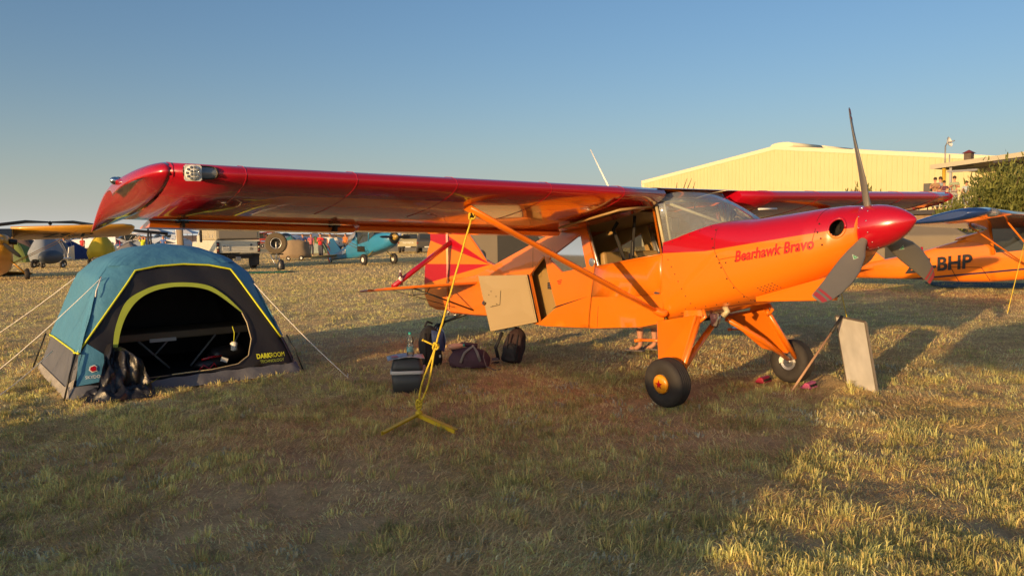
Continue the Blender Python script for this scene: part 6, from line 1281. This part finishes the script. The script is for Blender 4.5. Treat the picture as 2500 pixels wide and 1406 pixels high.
MB().loft([[hp(1.17,.72,5.39),hp(1.68,.72,5.39),hp(1.68,1.23,5.39),hp(1.17,1.23,5.39)],[hp(1.41,.96,5.56),hp(1.44,.96,5.56),hp(1.44,.99,5.56),hp(1.41,.99,5.56)]],0,False).build('chimney_cap','cap_red' if 'cap_red' in M else mm('cap_red',(.16,.03,.03),.6) and 'cap_red',ch_)
rl=thing('deck_railing','grey steel railing along the front edge of the terrace','railing')
for z in (2.68,2.86,3.04,3.22,3.42): MB().tube([hp(-3.2,-.85,z),hp(2.8,-.85,z)],.022,5).build('rail','rail_grey',rl)
for e in (-3.2,-1.7,-.2,1.3,2.8): MB().tube([hp(e,-.85,2.5),hp(e,-.85,3.46)],.03,6).build('post','rail_grey',rl)
MB().tube([hp(2.8,-.85,2.5),hp(2.8,-.85,3.5)],.05,6).build('corner_post','post_yellow',rl)
ds=thing('dish_aerial','round white dish aerial on a tall thin mast above the veranda roof','dish aerial',tuple(hp(.50,.4,0)))
MB().tube([(0,0,4.7),(0,0,5.8)],.04,6).build('mast','rail_grey',ds); MB().lathe([(0,.03),(.12,.035),(.22,.09),(.27,.14)],(.06,-.05,5.98),(.6,-.75,.25),18).build('dish','white_paint',ds); MB().tube([(0,0,5.8),(.06,-.05,5.98),(.3,-.32,6.05)],.03,5).build('feed_arm','rail_grey',ds)
m2=thing('mast','short bare grey mast next to the dish aerial mast','mast',tuple(hp(.72,.4,0))); MB().tube([(0,0,4.72),(0,0,5.35)],.035,6).build('tube','rail_grey',m2)
spk=thing('loudspeaker','black box loudspeaker on the terrace left of the spectators','loudspeaker',tuple(hp(-.2,.1,2.5))); MB().box((0,0,1.15),(.42,.36,.50),rz=.9).build('cabinet','black_plastic',spk,bevel=.02); MB().tube([(0,0,0),(0,0,.9)],.03,6).build('stand','black_metal',spk)
for lb,e,n,c,tc2,po,h in (('spectator in a striped brown top on the terrace',.35,-.3,(.30,.18,.09),(.1,.1,.1),'fold',1.72),('spectator in a grey blue top holding something to the mouth',.52,-.1,(.22,.27,.32),(.1,.1,.15),'reach',1.75),('spectator in a plum top, shortest of the terrace group',.85,-.4,(.09,.03,.06),(.1,.08,.1),'stand',1.52),('spectator in a pale green shirt and sunglasses at the railing',1.40,-.5,(.28,.32,.20),(.3,.3,.28),'fold',1.72),('spectator in light blue at the right of the terrace group',1.85,-.2,(.35,.42,.46),(.35,.38,.42),'stand',1.45)):
    q=hp(e,n,2.5); person(lb,tuple(q),-.6,c,tc2,pose=po,h=h*.95,group='spectators on the terrace',detail=1)
um=thing('parasol','blue parasol with white lettering behind the bushes at far right','parasol',tuple(hp(6.4,-.3,2.5)))
cx=MB(); mm('parasol_blue',(.03,.14,.32),.7); cx.lathe([(1.25,1.75),(1.27,1.92),(.7,2.2),(.05,2.42),(0,2.42)],(0,0,0),(0,0,1),8,sm=False); cx.build('canopy','parasol_blue',um); MB().tube([(0,0,0),(0,0,2.4)],.03,6).build('pole','white_paint',um)
lettering('THE',lambda x,y:Vector((0,0,0))+(-WR)*1.20+EH*(x-.25)+Vector((0,0,1.83+y)),'white_paint',um,size=.26,bold=.01)
# ================= bushes and trees =================
lf=bpy.data.materials.new('leaf'); lf.use_nodes=True; nt=lf.node_tree; b=nt.nodes['Principled BSDF']; b.inputs['Roughness'].default_value=.6; b.inputs['Specular IOR Level'].default_value=.3
tc=nd(nt,'ShaderNodeTexCoord'); nz=nd(nt,'ShaderNodeTexNoise'); nz.inputs['Scale'].default_value=2.5; nz.inputs['Detail'].default_value=6; nt.links.new(tc.outputs['Object'],nz.inputs['Vector'])
rp_=nd(nt,'ShaderNodeValToRGB'); rp_.color_ramp.elements[0].position=.35; rp_.color_ramp.elements[0].color=(.07,.09,.025,1); rp_.color_ramp.elements[1].position=.68; rp_.color_ramp.elements[1].color=(.24,.25,.06,1); nt.links.new(nz.outputs[0],rp_.inputs[0]); nt.links.new(rp_.outputs[0],b.inputs['Base Color'])
tr=nd(nt,'ShaderNodeBsdfTranslucent'); nt.links.new(rp_.outputs[0],tr.inputs[0]); ms=nd(nt,'ShaderNodeMixShader'); ms.inputs[0].default_value=.25; nt.links.new(b.outputs[0],ms.inputs[1]); nt.links.new(tr.outputs[0],ms.inputs[2]); nt.links.new(ms.outputs[0],nt.nodes['Material Output'].inputs[0]); M['leaf']=lf
mm('bark',(.12,.07,.04),.9,bump=.6,bs=12)
def bush(label,name,x,y,z0,h,w,nsp,seed,leaf=.09,per=60,cat='bush',spire=.35,z_crown=.15):
    r=np.random.default_rng(seed); t=thing(name,label,cat,(x,y,z0))
    tk_=MB(); V=[];F=[]
    for i in range(nsp):
        a=r.random()*2*PI; rr=w/2*math.sqrt(r.random()); hh=h*(1-(rr/(w/2))**2*.45)*(.7+.3*r.random()); top=Vector((rr*cos(a),rr*sin(a),hh)); base=Vector((rr*cos(a)*.25,rr*sin(a)*.25,0))
        mid=base.lerp(top,.5)+Vector((r.normal(0,.08),r.normal(0,.08),0)); 
        if i<14: tk_.tube([base,mid,top],[.05*h/2.5,.025*h/2.5,.006],5)
        for k in range(per):
            u=z_crown+(1-z_crown)*r.random(); p=base.lerp(mid,u*2) if u<.5 else mid.lerp(top,u*2-1)
            sp=w*.16*(1-u*.75)+.02; p=p+Vector((r.normal(0,sp),r.normal(0,sp),r.normal(0,sp*.8)))
            d=(Vector((r.normal(),r.normal(),abs(r.normal())+.6))+(p-base)*.6).normalized(); s_=d.cross(Vector((r.normal(),r.normal(),r.normal()))).normalized(); L=leaf*(.6+.9*r.random()); o=len(V)
            V+=[p-s_*L*.22,p+s_*L*.22,p+d*L+s_*L*.12,p+d*L*1.25,p+d*L-s_*L*.12]; F.append((o,o+1,o+2,o+3,o+4))
    tk_.build('trunk','bark',t); mb=MB(); mb.add(V,F,0,False); mb.build('crown','leaf',t,weld=False); return t
bush('large dense conifer like bush in front of the veranda house','bush',20.9,34.2,1.3,3.3,3.6,46,5,.13,150)
bush('tall spiky bush at the right edge beside the house','bush',23.0,34.6,1.3,4.0,3.0,36,6,.13,150)
bush('low green bush left of the large conifer bush','bush',18.8,34.0,1.2,1.7,1.5,16,7,.12,110)
bush('bright young bush poking up before the large conifer bush','bush',22.0,33.0,1.3,2.3,1.6,16,8,.13,120)
bk=thing('earth_bank','low stony earth bank under the bushes and the terrace','bank'); MB().surf(lambda u,v:Vector((lerp(17.2,30,u),lerp(32.0,39,v)+.5*sin(u*9),1.65*min(1,v*2.2)**.7*min(1,u*9)+.08*sin(u*31+v*17))),40,14).build('bank_surface','stone',bk)
bush('small leafy tree top seen against the hangar wall','tree',25.5,58,0,5.2,3.2,22,9,.22,70,'tree')
tw2=thing('bare_twigs','bare dark twigs showing above the cabin roof against the hangar','twigs',(13.3,60,0)); mb=MB()
for dx,dz,q in ((-.9,5.2,.1),(-.3,5.5,.25),(0,5.5,.3),(.35,5.25,.2)): mb.tube([(dx*.3,0,0),(dx,0,dz-.7),(dx+q,0,dz)],[.08,.04,.015],5)
mb.build('twig','bark',tw2)
# ================= minibus added unseen to the left behind the viewer (throws the long shade over the near grass) =================
nn=-4.35; dd=-6.5; vx,vy=dd*.577+nn*.817,dd*.817-nn*.577
vn=thing('shadow_caster','white minibus added out of view to cast the long shadow on the near grass','shadow_caster',(vx,vy,0),math.atan2(-.577,.817))
mb=MB(); pr=[(-3.05,.35),(-3.1,.9),(-3.0,1.74),(-2.85,1.84),(2.45,1.84),(2.8,1.55),(3.0,1.15),(3.05,.6),(3.0,.35)]; mb.prism([Vector((x,-.9,z)) for x,z in pr],(0,1.8,0)); bd2=mb.build('body','white_paint',vn,bevel=.06)
mb=MB(); mb.box((-1.45,0,1.945),(2.7,1.5,.17)); mb.build('caster_roof_box','black_plastic',bd2,bevel=.03)  # raised box on the added caster, lengthens its shade at one end
for sy in (-.905,.905):
    for x0,x1 in ((-2.5,-1.5),(-1.35,-.3),(-.15,.8),(.95,1.85)): mb=MB(); mb.box(((x0+x1)/2,sy,1.45),(x1-x0,.01,.5)); mb.build('side_window','dark_glass',bd2)
for x in (-1.8,1.8):
    for sy in (-.8,.8): wheel('wheel',vn,(x,sy,.34),.34,.2,.17,grooves=False,n=20,hm_='alu')

# unseen awning added behind the viewer to cast the band right of the nose
shade_awning=thing('awning','added beige canopy out of view, shaped to cast the shade band right of the nose','awning',(0,0,0),math.atan2(-.577,.817))
D2=Vector((.577,.817,0)); N2=Vector((.817,-.577,0))
def aq(d,n,z):
    p=D2*d+N2*n; a=math.atan2(-.577,.817); return Vector((p.x*cos(-a)-p.y*sin(-a),p.x*sin(-a)+p.y*cos(-a),z))
MB().loft([[aq(-5,-1.30,2.02),aq(-1.6,-1.25,2.02),aq(-1.4,1.5,2.02),aq(-5,1.5,2.02)],[aq(-5,-1.30,2.10),aq(-1.6,-1.25,2.10),aq(-1.4,1.5,2.10),aq(-5,1.5,2.10)],[aq(-3.5,-.6,2.5),aq(-3.1,-.6,2.5),aq(-3.1,.1,2.5),aq(-3.5,.1,2.5)]],0,False).build('canopy','tarp_tan',shade_awning)
for d,n in ((-4.6,.5),(-1.8,.5),(-1.5,1.45),(-4.95,1.45)): MB().tube([aq(d,n,0),aq(d,n,2.03)],.025,6).build('pole','alu',shade_awning)
make_grass()
